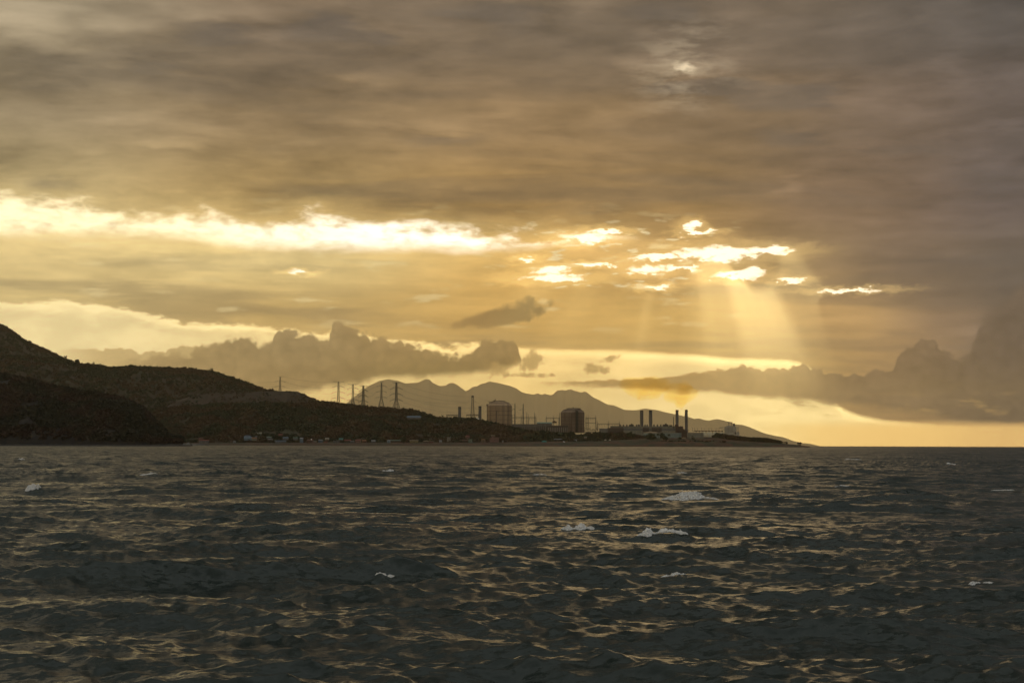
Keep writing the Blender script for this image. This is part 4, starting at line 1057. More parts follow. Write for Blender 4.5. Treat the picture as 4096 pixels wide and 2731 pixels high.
# ------------------------------------------------------------------ the gas carrier
def ship():
    Y = 5150; k = Y / F; b = P(2870, 1783, Y); b.z = 0
    t = thing('gas_carrier_ship', b, 'gas carrier ship with cream dome tanks, white bridge block and black funnel behind the trees', 'ship')
    X = lambda px: P(px, 1750, Y).x - b.x; Z = lambda py: P(2870, py, Y).z
    m = MB(); x0, x1 = X(2742), X(2968); zd = Z(1748); n = 16; sec = []
    for i in range(n + 1):
        f = i / n; x = x0 + (x1 - x0) * f; w = 19 * min(1, (f * 3.2 + .04)) ** .6 * (1 if f < .85 else 1 - (f - .85) * 2)
        sec.append([(x, -w, zd), (x, -w * .92, 1), (x, -w * .5, -5), (x, w * .5, -5), (x, w * .92, 1), (x, w, zd)])
    vs = [v for s_ in sec for v in s_]; fs = [(i * 6 + j, (i + 1) * 6 + j, (i + 1) * 6 + (j + 1) % 6, i * 6 + (j + 1) % 6) for i in range(n) for j in range(6)] + [tuple(range(6)), tuple(range(n * 6 + 5, n * 6 - 1, -1))]
    m.add(vs, fs); m.build('hull', M['hull'], t)
    for px in (2812, 2837, 2863, 2890):
        r = 18 * k; m = MB(); zc = Z(1727) - r
        m.lathe([(r * math.cos(a), r * math.sin(a)) for a in [math.pi / 2 * j / 10 for j in range(11)]], 32, c=(X(px), 0, zc)); m.lathe([(r * 1.01, zd - zc - 1), (r * 1.01, 0)], 32, c=(X(px), 0, zc)); m.build('dome_tank', M['sphere'], t, True)
    m = MB(); zc = Z(1724.5); m.box((X(2775) + X(2893)) / 2, 0, zc, X(2893) - X(2775), 3, 1.0); m.tube((X(2770), -1, zc + 1.3), (X(2893), -1, zc + 1.0), .5)
    for px in range(2785, 2892, 13): m.box(X(px), 0, zc + 1.2, 5, 4, 2.2); m.tube((X(px), 0, zd), (X(px), 0, zc), .8)
    m.build('deck_pipes', M['rust'], t)
    for px in (2770, 2779, 2790, 2806, 2817, 2835, 2846.5, 2865, 2876.5): 
        m = MB(); m.tube((X(px), 0, zc), (X(px), 0, Z(1711.5)), .35); m.box(X(px), 0, Z(1712.5), 2.2, .6, 1.0); m.build('deck_mast', M['steel'], t)
    br = MB(); xa, xb = X(2900), X(2943); br.box((xa + xb) / 2, 0, (Z(1745) + Z(1706)) / 2, xb - xa, 26, Z(1706) - Z(1745)); br.box((X(2906) + X(2938)) / 2, 0, Z(1704.5), X(2938) - X(2906), 20, 3.2)
    br.box((X(2912) + X(2955)) / 2, 0, (Z(1744) + Z(1727)) / 2, X(2955) - X(2912), 30, Z(1727) - Z(1744)); br.build('superstructure', M['white'], t)
    m = MB(); zw = Z(1709); m.box((X(2878) + X(2954)) / 2, -6, zw, X(2954) - X(2878), 5, 1.6)
    for sx, a, c_ in ((1, 2878, 2898), (-1, 2954, 2944)):
        m.tube((X(a), -6, zw), (X(c_), -6, Z(1722)), .9); m.tube(((X(a) + X(c_)) / 2, -6, zw), (X(c_), -6, Z(1716)), .7)
    m.build('bridge_wing', M['white'], t)
    for j in range(5):
        for i in range(8):
            if 2930 < 2902 + i * 5 < 2941: continue
            m = MB(); m.box(X(2902 + i * 5), -13.05, Z(1711 + j * 3.6), 1.6, .3, 1.0); m.build('window', M['glass'], t)
    m = MB(); xf = X(2935); m.lathe([(4.4 * k, Z(1726)), (4.3 * k, Z(1704)), (4.0 * k, Z(1700))], 16, c=(xf, -9, 0)); f = m.build('funnel', M['funnel'], t, True)
    m = MB(); m.lathe([(4.35 * k, Z(1709)), (4.45 * k, Z(1708.8)), (4.45 * k, Z(1703.5)), (4.2 * k, Z(1703.3))], 16, c=(xf, -9, 0)); m.build('funnel_band', M['white'], f, True)
    m = MB(); m.lathe([(4.2 * k, Z(1703.5)), (3.8 * k, Z(1696)), (1.8 * k, Z(1693.5)), (1.5 * k, Z(1691)), (0, Z(1690.8))], 16, c=(xf, -9, 0)); m.build('funnel_top', M['funnel'], f, True)
    for px in (2915.5, 2926.5):
        m = MB()
        for s_ in (-1.5, 1.5): m.tube((X(px) + s_, 0, Z(1704)), (X(px) + s_ * .3, 0, Z(1686)), .45)
        m.tube((X(px - 6), 0, Z(1688)), (X(px + 6), 0, Z(1688)), .6); m.tube((X(px - 5), 0, Z(1688)), (X(px - 5), 0, Z(1685)), .3); m.build('radar_mast', M['steel'], t)
    m = MB(); m.tube((X(2920), 0, Z(1689)), (X(2920), 0, Z(1681)), .3); m.box(X(2921), 0, Z(1689), 15 * k, 1.4, 1.1); m.build('radar_yard', M['steel'], t)
    m = MB(); m.tube((X(2951.5), -6, Z(1727)), (X(2952), -6, Z(1713)), .6); m.tube((X(2944), -6, Z(1722)), (X(2954), -6, Z(1725)), .4); m.box(X(2958), 0, Z(1744), 9, 12, 3.4); m.box(X(2963), 0, Z(1745), 7, 8, 2); m.build('stern_crane', M['steel'], t)
    m = MB(); m.box(X(2939), -15.2, Z(1732), 5 * k, .5, 8 * k); m.build('stern_door', M['louvre'], t)
ship()

# ------------------------------------------------------------------ mooring structures at the point
def dolphin(px, w, top, base, Y, label, legs):
    b = P(px, base, Y); k = Y / F; H = P(px, top, Y).z - b.z; W_ = w * k
    t = thing('mooring_platform', (b.x, Y, b.z), label, 'mooring platform', 'concrete mooring platforms off the point')
    m = MB(); m.box(0, 0, H - 1.1, W_, 6, 2.2); m.box(-W_ * .35, 0, H + .5, 1.5, 2, 1.2); m.box(W_ * .3, 0, H + .4, 1.3, 2, 1.0); m.build('deck', M['rock'], t)
    for x, dx in legs: m = MB(); m.tube((x * W_ / 2, -2, H - 1.5), ((x + dx) * W_ / 2, -2, -3), .55, 8); m.tube((x * W_ / 2, 2, H - 1.5), ((x + dx) * W_ / 2, 2, -3), .55, 8); m.build('pile', M['rock'], t)
    return t, H, W_
t, H, W_ = dolphin(3138, 24, 1767, 1783, 4440, 'dark mooring platform on close piles beside the last trees of the point', [(-.85, 0), (-.5, -.1), (-.15, 0), (.2, .1), (.55, 0), (.9, 0)])
m = MB(); m.box(W_ * .42, 0, H * .4, 2.4, 5, H * .9); m.build('fender_wall', M['rock'], t)
dolphin(3197.5, 17, 1768.5, 1783, 4440, 'small mooring platform on splayed piles standing alone off the tip', [(-.75, .12), (-.3, .12), (.1, -.05), (.5, .15), (.8, -.2)])
for x, h in ((3086, 1741), (3092, 1739), (3100, 1743)):
    b = P(x, 1765, 4460); m = MB(); m.tube((0, 0, 0), (1.0, 0, P(x, h, 4460).z - b.z), .3, 4, .12); m.tube((0, 0, 12), (1.2, 0, 14), .15)
    o = m.build('marker_pole', M['darksteel']); o.location = b; tag(o, {3086: 'thin bare pole, left of three rising from the point trees', 3092: 'thin bare pole, tallest and middle of three on the point', 3100: 'thin bare pole, right of three rising from the point trees'}[x], 'pole', 'bare poles on the point')
b = P(3199, 1768, 4440); m = MB(); m.tube((0, 0, 0), (0, 0, 11), .14, 3); o = m.build('marker_pole', M['darksteel']); o.location = b; tag(o, 'hair thin marker rod standing on the lone mooring platform', 'pole')

# ------------------------------------------------------------------ yellow fumes over the stacks
def fume(px, py, rx, ry, Y, dens, label, seed):
    k = Y / F; g = np.random.default_rng(seed); bm = bmesh.new(); bmesh.ops.create_icosphere(bm, subdivisions=4, radius=1)
    for v in bm.verts:
        c = v.co; n = float(fbm(np.array([c.x * 1.3 + seed]), np.array([c.z * 1.3 + c.y]), seed, 3)[0])
        w = 1 + .34 * n; taper = .7 + .3 * min(1, max(0, (c.z + 1) * .8)) 
        v.co = Vector((c.x * rx * k * w * taper + c.z * rx * k * .1, c.y * rx * k * .8 * w, c.z * ry * k * w))
    me = bpy.data.meshes.new('exhaust_fumes'); bm.to_mesh(me); bm.free()
    o = link(bpy.data.objects.new('exhaust_fumes', me)); o.location = P(px, py, Y)
    m = bpy.data.materials.new('yellow fumes'); m.use_nodes = True; nt = m.node_tree; nt.nodes.clear()
    va = nt.nodes.new('ShaderNodeVolumeAbsorption'); va.inputs['Color'].default_value = (.98, .80, .10, 1); va.inputs['Density'].default_value = dens
    out = nt.nodes.new('ShaderNodeOutputMaterial'); nt.links.new(va.outputs[0], out.inputs['Volume']); me.materials.append(m)
    tag(o, label, 'smoke', 'exhaust fumes over the stacks', 'stuff')
fume(2580, 1560, 90, 56, 4862, .0100, 'soft yellow exhaust haze hanging above the left pair of stacks', 3)
fume(2730, 1572, 84, 54, 4866, .0100, 'soft yellow exhaust haze hanging above the right pair of stacks', 8)
# ------------------------------------------------------------------ village along the shore
PAINT = {}
def paint(rgb):
    k = tuple(rgb)
    if k not in PAINT: PAINT[k] = mat('paint %d' % len(PAINT), tuple(v * .5 for v in rgb), tuple(v * .36 for v in rgb), .5, .8)
    return PAINT[k]
C = dict(white=(.55, .55, .52), cream=(.52, .46, .33), blue=(.20, .30, .40), lblue=(.30, .42, .50), red=(.32, .08, .05), orange=(.42, .17, .07), green=(.18, .30, .22), teal=(.08, .42, .36), grey=(.28, .28, .27), brown=(.14, .085, .055), tan=(.35, .25, .15), yellow=(.50, .38, .15), pink=(.42, .22, .18), dark=(.06, .05, .045), rust=(.22, .09, .05), pgreen=(.35, .45, .33))
def house(px, base, w, wallh, roofh, wc, rc, label, Y=None, flat=False, cat='house', name='house', floors=1, windows=None):
    Y = Y or 4425; k = Y / F; b = P(px, base, Y); W_ = w * k; H = wallh * k; Rr = roofh * k; D = min(max(5, W_ * .7), 12)
    t = thing(name, b, label, cat, 'shoreline village houses' if name == 'house' else None, rz=((int(px) * 37) % 21 - 10) * .02)
    m = MB(); m.box(0, D / 2, H / 2 - 1.5, W_ * .92, D, H + 3); m.build('wall', paint(C[wc]), t)
    m = MB()
    if flat: m.box(0, D / 2, H + Rr / 2, W_ * 1.06, D + 1.2, max(.4, Rr))
    else: m.add([(-W_ * .53, -.7, H - .1), (W_ * .53, -.7, H - .1), (W_ * .45, D / 2, H + Rr), (-W_ * .45, D / 2, H + Rr), (-W_ * .53, D + .7, H - .1), (W_ * .53, D + .7, H - .1)], [(0, 1, 2, 3), (3, 2, 5, 4), (0, 3, 4), (1, 5, 2), (0, 4, 5, 1)])
    m.build('roof', paint(C[rc]), t)
    nw = windows if windows is not None else (1 if W_ < 9 else 2 if W_ < 18 else 4)
    for f in range(floors):
        for i in range(nw):
            x = -W_ * .4 + W_ * .8 * (i + .5) / max(nw, 1); m = MB(); m.box(x, -.06, H * (f + .55) / floors, min(1.6, W_ / nw * .4), .16, min(1.5, H / floors * .4)); m.build('window', M['glass'], t)
    m = MB(); m.box(W_ * .02, -.08, min(1.0, H * .3), min(1.1, W_ * .2), .2, min(2.1, H * .6)); m.build('door', paint(C['dark']), t)
HOUSES = [
 (801, 1762, 17, 6, 7, 'rust', 'rust', 'rust brown hut standing behind the long white boat', 4470),
 (814, 1769, 40, 7, 4, 'grey', 'red', 'long low house with red roof just above the long white boat', 4430),
 (937, 1769, 11, 4, 3, 'white', 'grey', 'small white shack right of the pink gateway'),
 (987, 1747, 26, 3, 3, 'grey', 'blue', 'blue grey roofed house, upper left of the hillside cluster', 4500),
 (992, 1757, 34, 6, 4, 'lblue', 'lblue', 'largest pale blue house in the left cluster below the cream roof', 4470),
 (1032, 1737, 27, 3, 6, 'green', 'cream', 'cream roofed house highest on the slope above the pale blue house', 4520),
 (1024, 1749, 9, 3, 2, 'blue', 'white', 'tiny house with white roof tucked under the cream roofed house', 4490),
 (1017, 1757, 22, 4, 4, 'cream', 'orange', 'small house with orange roof touching the pale blue house', 4460),
 (1076, 1751, 20, 3, 3, 'grey', 'pgreen', 'low house with pale green roof right of the orange roof', 4480),
 (1081, 1762, 18, 4, 3, 'brown', 'grey', 'brown house with grey roof below the pale green roof', 4450),
 (1122, 1742, 18, 3, 4, 'brown', 'red', 'dull red roofed house alone among trees above the blue sheds', 4500),
 (1141, 1755, 22, 4, 4, 'grey', 'blue', 'blue roofed house above the long grey waterfront building', 4465),
 (1122, 1771, 46, 8, 2, 'grey', 'blue', 'long grey blue waterfront building under the blue roofed house', 4420),
 (1180, 1755, 18, 4, 3, 'grey', 'green', 'green roofed house left of the narrow white house', 4460),
 (1206, 1768, 14, 14, 4, 'lblue', 'white', 'tall narrow pale house with white roof', 4430),
 (1240, 1768, 26, 6, 5, 'rust', 'rust', 'red brown house right of the tall narrow pale house', 4425),
 (1257, 1770, 18, 4, 2, 'pink', 'cream', 'low pink hut with cream roof beside the red brown house'),
 (1282, 1766, 18, 5, 4, 'blue', 'grey', 'blue walled house with grey roof left of the straw coloured roof', 4440),
 (1308, 1759, 17, 3, 6, 'tan', 'cream', 'straw coloured hip roof standing above its neighbours', 4470),
 (1303, 1770, 16, 3, 2, 'orange', 'red', 'low orange hut in front of the straw coloured roof'),
 (1345, 1769, 26, 5, 3, 'grey', 'dark', 'grey house with dark roof left below the turquoise roof', 4430),
 (1363, 1758, 16, 2, 4, 'grey', 'teal', 'house with bright turquoise roof', 4460),
 (1391, 1766, 28, 5, 4, 'brown', 'red', 'wide red roofed house right of the turquoise roof', 4440),
 (1409, 1770, 16, 5, 2, 'grey', 'grey', 'grey hut in front between two red roofs'),
 (1431, 1766, 22, 5, 4, 'pink', 'red', 'pinkish house with red roof in the middle of the red roofed row', 4435),
 (1456, 1768, 18, 5, 5, 'rust', 'orange', 'house with bright orange red roof ending the red roofed row', 4430),
 (1493, 1769, 17, 6, 3, 'grey', 'white', 'lone grey house with white roof between trees'),
 (1554, 1768, 12, 6, 3, 'lblue', 'white', 'small pale blue house left of the long green roof'),
 (1581, 1766, 44, 4, 3, 'brown', 'green', 'long building with dull green roof near the middle of the village', 4440),
 (1656, 1770, 36, 8, 3, 'yellow', 'tan', 'wide mustard house with tan roof right of the big tree'),
 (1703, 1770, 20, 5, 3, 'brown', 'tan', 'brown hut with tan roof right of the mustard house'),
 (1724, 1771, 20, 5, 3, 'red', 'brown', 'dark red house with brown roof', 4420),
 (1762, 1768, 11, 5, 3, 'white', 'white', 'small all white house left of the cream two storey house'),
 (1795, 1761, 15, 11, 2, 'cream', 'white', 'cream two storey house with flat white roof and dark windows', 4440),
 (1861, 1764, 22, 4, 3, 'brown', 'rust', 'brown hut with rusty roof below the lone red roof'),
 (1870.5, 1748, 16, 3, 5, 'pink', 'red', 'bright red hip roof alone among the trees under the lattice mast', 4490),
 (1882, 1765, 14, 7, 2, 'pgreen', 'pgreen', 'pale green cube house right of the rusty roof'),
 (1885.5, 1771, 7, 4, 2, 'white', 'white', 'tiny white hut at the water side of the pale green house'),
 (1932, 1764, 15, 6, 3, 'tan', 'orange', 'tan house left of the white capped tower house'),
 (2012, 1768, 5, 6, 1, 'white', 'white', 'tiny white kiosk right of the tower house'),
 (2232, 1764, 32, 7, 3, 'dark', 'grey', 'dark wide house with grey roof in the trees before the switchyard', 4440),
 (2303, 1764, 9, 5, 2, 'white', 'white', 'small white hut on the grass below the brown tank'),
 (2342, 1751, 11, 3, 2, 'tan', 'cream', 'small pale hut among trees right of the brown tank', 4470),
 (2944, 1774, 20, 4, 2, 'grey', 'grey', 'low grey hut on the bank under the ship', 4420),
 (2984, 1770, 27, 3, 3, 'tan', 'tan', 'low hut with wide tan roof on the point', 4440),
 (1654, 1671.5, 56, 3, 6, 'grey', 'blue', 'long blue grey roofed shed high on the hillside below the last pylon', 4760),
 (52, 1576, 24, 5, 6, 'brown', 'teal', 'teal roofed house on the near headland at the left edge', 2700),
 (314, 1769, 11, 6, 1, 'cream', 'cream', 'tiny cream hut at the foot of the dark headland', 2446),
]
for h in HOUSES:
    Y = h[8] if len(h) > 8 else None
    house(h[0], h[1], h[2], h[3], h[4], h[5], h[6], h[7], Y, flat='flat' in h[7] or 'cube' in h[7] or 'kiosk' in h[7], floors=2 if 'two storey' in h[7] or 'tall narrow' in h[7] else 1)
def tower_house():
    b = P(1974, 1770, 4430); k = 4430 / F; t = thing('tower_house', b, 'pinkish house with a white capped lookout tower, largest on the waterfront', 'house')
    m = MB(); m.box(2, 6, 5, 26, 12, 14); m.box(-2, 3, 15, 8, 7, 8); m.build('wall', paint(C['pink']), t)
    m = MB(); m.box(-2, 3, 20.4, 12, 9, 1.2); m.build('tower_cap', M['white'], t)
    m = MB(); m.add([(-12, -1, 12), (16, -1, 12), (13, 6, 15.5), (-9, 6, 15.5), (-12, 13, 12), (16, 13, 12)], [(0, 1, 2, 3), (3, 2, 5, 4), (0, 3, 4), (1, 5, 2), (0, 4, 5, 1)]); m.build('roof', paint(C['rust']), t)
    for x in (-7, 2, 7, 12): m = MB(); m.box(x, -.1, 7.5, 1.6, .3, 2); m.build('window', M['glass'], t)
    for x in (-4, 0): m = MB(); m.box(x, -.6, 18, 1.4, .3, 1.8); m.build('window', M['glass'], t)
tower_house()
def gate():
    b = P(923, 1769, 4400); t = thing('gateway', b, 'small pink gateway arch by the waterline left of the white shack', 'gate')
    for x in (-1.7, 1.7): m = MB(); m.box(x, 0, 1.8, .7, .7, 4.6); m.build('post', paint(C['pink']), t)
    m = MB(); m.box(0, 0, 4.4, 4.8, .9, .8); m.build('lintel', paint(C['pink']), t)
gate()
def tent(px, label):
    b = P(px, 1763, 4425); t = thing('canopy_tent', b, label, 'tent', 'white domed canopies on the grass')
    m = MB(); r = 3.2; m.lathe([(r * math.cos(a), 1.6 + r * .85 * math.sin(a)) for a in [math.pi / 2 * j / 6 for j in range(7)]], 16); m.build('canopy', M['white'], t, True)
    for i in range(4): a = math.pi / 4 + i * math.pi / 2; m = MB(); m.tube((r * .9 * math.cos(a), r * .9 * math.sin(a), -.5), (r * .9 * math.cos(a), r * .9 * math.sin(a), 1.8), .12); m.build('leg', M['steel'], t)
tent(2421.6, 'white domed canopy on the grass, the left of two'); tent(2439.5, 'white domed canopy on the grass, the right of two')
def tarp():
    b = P(2177, 1768, 4425); m = MB(); m.lathe([(6, 0), (5.4, 2.2), (3.6, 3.8), (0, 4.6)], 14); o = m.build('tarpaulin_mound', paint(C['teal'])); o.location = b; o.scale = (1.35, .8, 1)
    tag(o, 'pale turquoise tarpaulin mound on the shore before the long shed', 'tarpaulin')
tarp()
def shore_lamp(px, py, label):
    b = P(px, 1772, 4395); H = P(px, py, 4395).z - b.z; t = thing('street_lamp', b, label, 'lamp')
    m = MB(); m.tube((0, 0, 0), (0, 0, H), .16, 6, .1); m.build('pole', M['darksteel'], t)
    m = MB(); m.lathe([(0, -.5), (.38, -.3), (.5, 0), (.38, .3), (0, .5)], 8, c=(0, -.3, H)); m.build('lamp_head', M['lamp'], t)
shore_lamp(2255.6, 1766, 'lit white lamp on a short pole by the dark wide house')
shore_lamp(1246, 1757, 'small lit lamp beside the red brown house in the village')

# ------------------------------------------------------------------ boats
def boat(px, w, Y, label, cabin, hullc, length_sign=1):
    k = Y / F; b = P(px, 1777, Y); b.z = .3; L = w * k; t = thing('moored_boat', b, label, 'boat', 'white boats beside the headland')
    m = MB(); n = 14; sec = []
    for i in range(n + 1):
        f = i / n; x = (f - .5) * L * length_sign; wd = 2.6 * math.sin(min(1, f * 1.15 + .12) * math.pi) ** .45 if f < .98 else .6; sh = 2.2 + 2.2 * (1 - f) ** 3 + .5 * f ** 3
        sec.append([(x, -wd, sh), (x, -wd * .8, 0), (x, 0, -.6), (x, wd * .8, 0), (x, wd, sh)])
    vs = [v for s_ in sec for v in s_]; fs = [(i * 5 + j, (i + 1) * 5 + j, (i + 1) * 5 + (j + 1) % 5, i * 5 + (j + 1) % 5) for i in range(n) for j in range(5)] + [tuple(range(5)), tuple(range(n * 5 + 4, n * 5 - 1, -1))]
    m.add(vs, fs); m.build('hull', paint(C[hullc]), t)
    for (cx, cz, sx, sz, c_) in cabin:
        m = MB(); m.box(cx * L, 0, 2 + cz, sx * L, 3.2, sz); m.build('cabin', paint(C[c_]), t)
    m = MB(); m.tube((L * .1, 0, 2), (L * .1, 0, 9), .16); m.tube((L * .1, 0, 8), (-L * .3, 0, 6.5), .12); m.build('mast', M['steel'], t)
boat(750, 40, 4040, 'white boat with raised cabin half hidden by the headland tip', [(.05, 1.6, .3, 2.6, 'white'), (.08, 4, .14, 1.6, 'white')], 'white')
boat(802, 66, 4200, 'long white passenger boat moored right of the headland tip', [(.1, 1.2, .6, 2.4, 'grey')], 'white')

# ------------------------------------------------------------------ single trees
def tree(px, base, top, w, Y, label, group=None, kind='round', seed=0, cat='tree', name='tree', foliage=None):
    g = np.random.default_rng(int(px * 7) + seed); b = P(px, base, Y); k = Y / F; H = P(px, top, Y).z - b.z; r = w * k / 2
    t = thing(name, b, label, cat, group)
    m = MB()
    if kind == 'palm':
        m.tube((0, 0, -1), (.6, 0, H * .5), .5, 7, .36); m.tube((.6, 0, H * .5), (.3, 0, H - r * .6), .36, 7, .3); m.build('trunk', M['bark'], t)
        m = MB()
        for i in range(30):
            a = i * 2.4; up = .75 - (i / 30) * 1.25; pr = None; L = r * (1.0 + .25 * g.random())
            for j in range(6):
                f = j / 5; rad = L * f; z = H - r * .6 + up * L * f * 1.2 - L * f * f * .75; c_, s_ = math.cos(a), math.sin(a); wd = .75 * math.sin(min(1, f * .9 + .12) * math.pi) + .1
                q = [(rad * c_ - wd * s_, rad * s_ + wd * c_, z - .3), (rad * c_, rad * s_, z), (rad * c_ + wd * s_, rad * s_ - wd * c_, z - .3)]
                if pr: m.add(pr + q, [(0, 1, 4, 3), (1, 2, 5, 4)])
                pr = q
        m.build('crown', M['crown'], t); return t
    th = H * (.25 if kind == 'round' else .35)
    m.tube((0, 0, -1.5), (0, 0, th), max(.35, r * .09), 7, max(.25, r * .07))
    for i in range(6): a = i * 1.05 + g.random(); m.tube((0, 0, th * .8), (r * .55 * math.cos(a), r * .55 * math.sin(a), th + (H - th) * (.35 + .3 * g.random())), max(.2, r * .05), 5, .1)
    m.build('trunk', M['bark'], t)
    n = 46 if kind != 'sparse' else 20; zc = (th * .7 + H) / 2; hz = (H - th * .7) / 2
    d = g.normal(size=(n, 3)); d /= np.linalg.norm(d, axis=1)[:, None]; q = d * (g.uniform(.35, .84, (n, 1)))
    if kind == 'box': q = np.clip(q * 1.5, -.85, .85)
    q = q * np.array([r, r * .9, hz]) + np.array([0, 0, zc])
    clump_cloud('crown', q, g.uniform(.18, .30, n) * r * (1.15 if kind != 'sparse' else .8), foliage or M['crown'], nq=34, seed=int(px), kind=None, parent=t, leaf=.34)
    return t
tree(2604.5, 1765, 1732.5, 46, 4420, 'large round dark tree in front of the wide pale green tank')
tree(2633, 1764, 1729.5, 14, 4430, 'fan crowned palm between the round tree and the clipped square tree', kind='palm', cat='palm', name='palm_tree')
tree(2649.5, 1762, 1731, 19, 4450, 'square topped dense tree between two palms', kind='box')
tree(2661, 1768, 1742, 24, 4415, 'low bushy tree at the right foot of the square topped tree')
tree(2675.6, 1762, 1732, 14, 4430, 'lone palm with dark round head before the widest pale tank', kind='palm', cat='palm', name='palm_tree')
tree(2720, 1766, 1747, 19, 4420, 'small round bush tree below the third stack')
tree(2773, 1768, 1739, 19, 4415, 'pointed dark tree in front of the tank right of the stacks', kind='sparse')
tree(2525, 1764, 1727, 40, 4520, 'broad dark tree touching the left side of the wide pale green tank')
tree(2470, 1762, 1731, 46, 4530, 'spreading tree before the left end of the power station hall')
tree(2870, 1752, 1731, 30, 4560, 'tree overlapping the rightmost cream dome of the ship')
tree(3118, 1777, 1760, 17, 4440, 'last ragged tree at the tip of the point beside the mooring platform', kind='sparse')
tree(3100, 1776, 1754, 20, 4445, 'ragged tree second from the tip of the point', kind='sparse')
tree(1613, 1772, 1745, 26, 4410, 'big rounded waterfront tree between the green roof and the mustard house')
tree(1474, 1770, 1752, 18, 4410, 'round tree between the orange red roof and the lone grey house')
tree(1769, 1672, 1657, 12, 4860, 'small spreading tree on the skyline left of the low steel platform', kind='sparse')
tree(1455, 1632, 1618, 15, 4850, 'dark bush tree at the foot of the middle hilltop pylon')
tree(1388, 1626, 1612, 15, 4850, 'dark tree on the crest between the two leftmost hilltop pylons')
tree(262, 1441, 1420, 20, 5960, 'bushy tree on the skyline where the ridge meets the higher peak', kind='sparse')
tree(308, 1456, 1438, 22, 5960, 'wide dark tree on the ridge skyline right of the peak foot')
tree(375, 1464, 1445, 13, 5960, 'lollipop shaped lone tree on the ridge skyline', kind='sparse')
tree(525, 1471, 1457, 18, 5960, 'flat topped tree at the highest middle part of the ridge skyline')
tree(846, 1489, 1472, 16, 5960, 'ragged tree where the ridge skyline starts to fall to the right', kind='sparse')
tree(983, 1532, 1521, 11, 5960, 'square looking tree lowest on the falling ridge skyline')
tree(20, 1508, 1488, 22, 2760, 'round tree at the left edge on the headland skyline', foliage=M['wood_near'])
tree(113, 1524, 1505, 20, 2740, 'dark tree second from the left on the headland skyline', foliage=M['wood_near'])
tree(168, 1540, 1523, 20, 2720, 'small tree left of centre on the headland skyline', foliage=M['wood_near'])
tree(385, 1577, 1557, 24, 2680, 'bushiest tree midway down the headland skyline', foliage=M['wood_near'])
tree(555, 1634, 1612, 20, 2600, 'tree on the steepening right shoulder of the headland', foliage=M['wood_near'])

# ------------------------------------------------------------------ whitecaps
def whitecap(px, py, wpx, hpx, label, seed):
    """a breaking crest: ragged froth, thick along the lip and torn below it"""
    d = ray(px, py); yy = np.geomspace(22, 1500, 6000); xx = yy * d.x / d.y; zz = CAMZ + yy * d.z / d.y
    h, dx, dy = sea(xx, yy); hit = int(np.argmax(h > zz)); x, y = float(xx[hit]), float(yy[hit])
    k = y / F; W_ = wpx * k; H = hpx * k; g = np.random.default_rng(seed)
    n = 1500; u = g.uniform(-1, 1, n); lobes = .55 + .45 * fbm(u * 3.5 + seed, u * 0, seed, 4)
    env = np.clip((1 - np.abs(u) ** 2.2), 0, 1) ** .8 * np.clip(lobes, .08, 1)
    v = g.random(n) ** 1.5
    X = x + u * W_ / 2; Yl = y + .25 * H - v * H * 1.1 * env - .06 * W_ * u * u + .05 * W_ * np.sin(u * 4 + seed)
    hh, dxx, dyy = sea(X, Yl)
    lip = H * env * (.55 * (1 - v) ** 1.2 + .10 * g.random(n))
    fly = g.random(n) < .03
    p = np.stack([X + dxx, Yl + dyy, hh + lip + np.where(fly, H * .4 * g.random(n) * env, 0)], -1)
    r = H * g.uniform(.035, .085, n) * (.5 + .7 * env) * np.where(fly, .5, 1) + .004
    o = clump_cloud('whitecap', p - np.array([x, y, 0]), r, M['foam'], nq=5, seed=seed, kind=None, squash=.7, leaf=.6)
    o.location = (x, y, 0); tag(o, label, 'whitecap', 'whitecaps breaking on the sea')
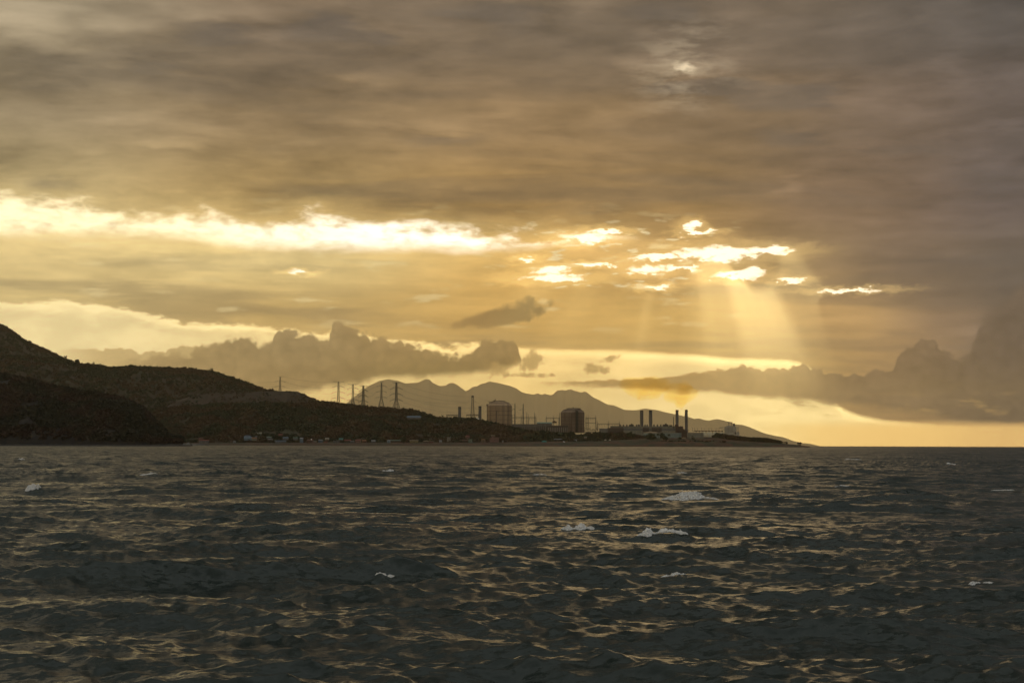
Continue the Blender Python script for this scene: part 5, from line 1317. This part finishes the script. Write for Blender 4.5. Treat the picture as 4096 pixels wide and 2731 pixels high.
WC = [(2760, 1989, 235, 40, 'widest whitecap, below the second pair of stacks'),
      (2305, 2116, 132, 38, 'whitecap left of the brightest frothy one, below the brown tank'),
      (2648, 2130, 195, 54, 'brightest and tallest frothy whitecap, right of centre'),
      (129, 1955, 70, 30, 'compact whitecap near the left edge'),
      (1545, 2299, 90, 15, 'small froth on the long dark crest left of centre'),
      (2690, 2302, 110, 20, 'froth on the dark wave below the brightest whitecap'),
      (1556, 1884, 60, 9, 'small whitecap in the distance under the hilltop pylons'),
      (2160, 1898, 60, 8, 'small distant whitecap below the brown tank'),
      (2728, 1893, 44, 10, 'tiny distant whitecap above the widest one'),
      (3410, 1837, 70, 7, 'low distant whitecap far right near the horizon'),
      (3370, 1945, 64, 9, 'small whitecap right of the widest one'),
      (4010, 1961, 96, 9, 'small streaky whitecap at the right edge'),
      (85, 1837, 30, 9, 'tiny whitecap far off under the headland at left'),
      (590, 1897, 80, 10, 'double speck of froth left of centre in the distance'),
      (3900, 2339, 140, 18, 'ragged froth on the right side of the foreground'),
      (3800, 1855, 50, 8, 'tiny distant whitecap near the right edge')]
for i, (px, py, w_, h_, lab) in enumerate(WC): whitecap(px, py, w_, h_, lab, 100 + i)
# ------------------------------------------------------------------ haze
def build_haze():
    bm = bmesh.new(); bmesh.ops.create_cube(bm, size=1.0)
    x0, x1, y0, y1, z0, z1 = -45000, 45000, -3000, 57000, -6, 2200
    for v in bm.verts:
        v.co = ((x0 + x1) / 2 + v.co.x * (x1 - x0), (y0 + y1) / 2 + v.co.y * (y1 - y0), (z0 + z1) / 2 + v.co.z * (z1 - z0))
    me = bpy.data.meshes.new('haze'); bm.to_mesh(me); bm.free()
    o = link(bpy.data.objects.new('haze', me)); tag(o, kind='stuff')
    m = bpy.data.materials.new('haze'); m.use_nodes = True; nt = m.node_tree
    nt.nodes.clear()
    pv = nt.nodes.new('ShaderNodeVolumePrincipled')
    pv.inputs['Color'].default_value = (1.0, .92, .70, 1)
    pv.inputs['Density'].default_value = HAZE
    pv.inputs['Anisotropy'].default_value = 0.84
    out = nt.nodes.new('ShaderNodeOutputMaterial'); nt.links.new(pv.outputs[0], out.inputs['Volume'])
    me.materials.append(m)
HAZE = 1.7e-5
build_haze()
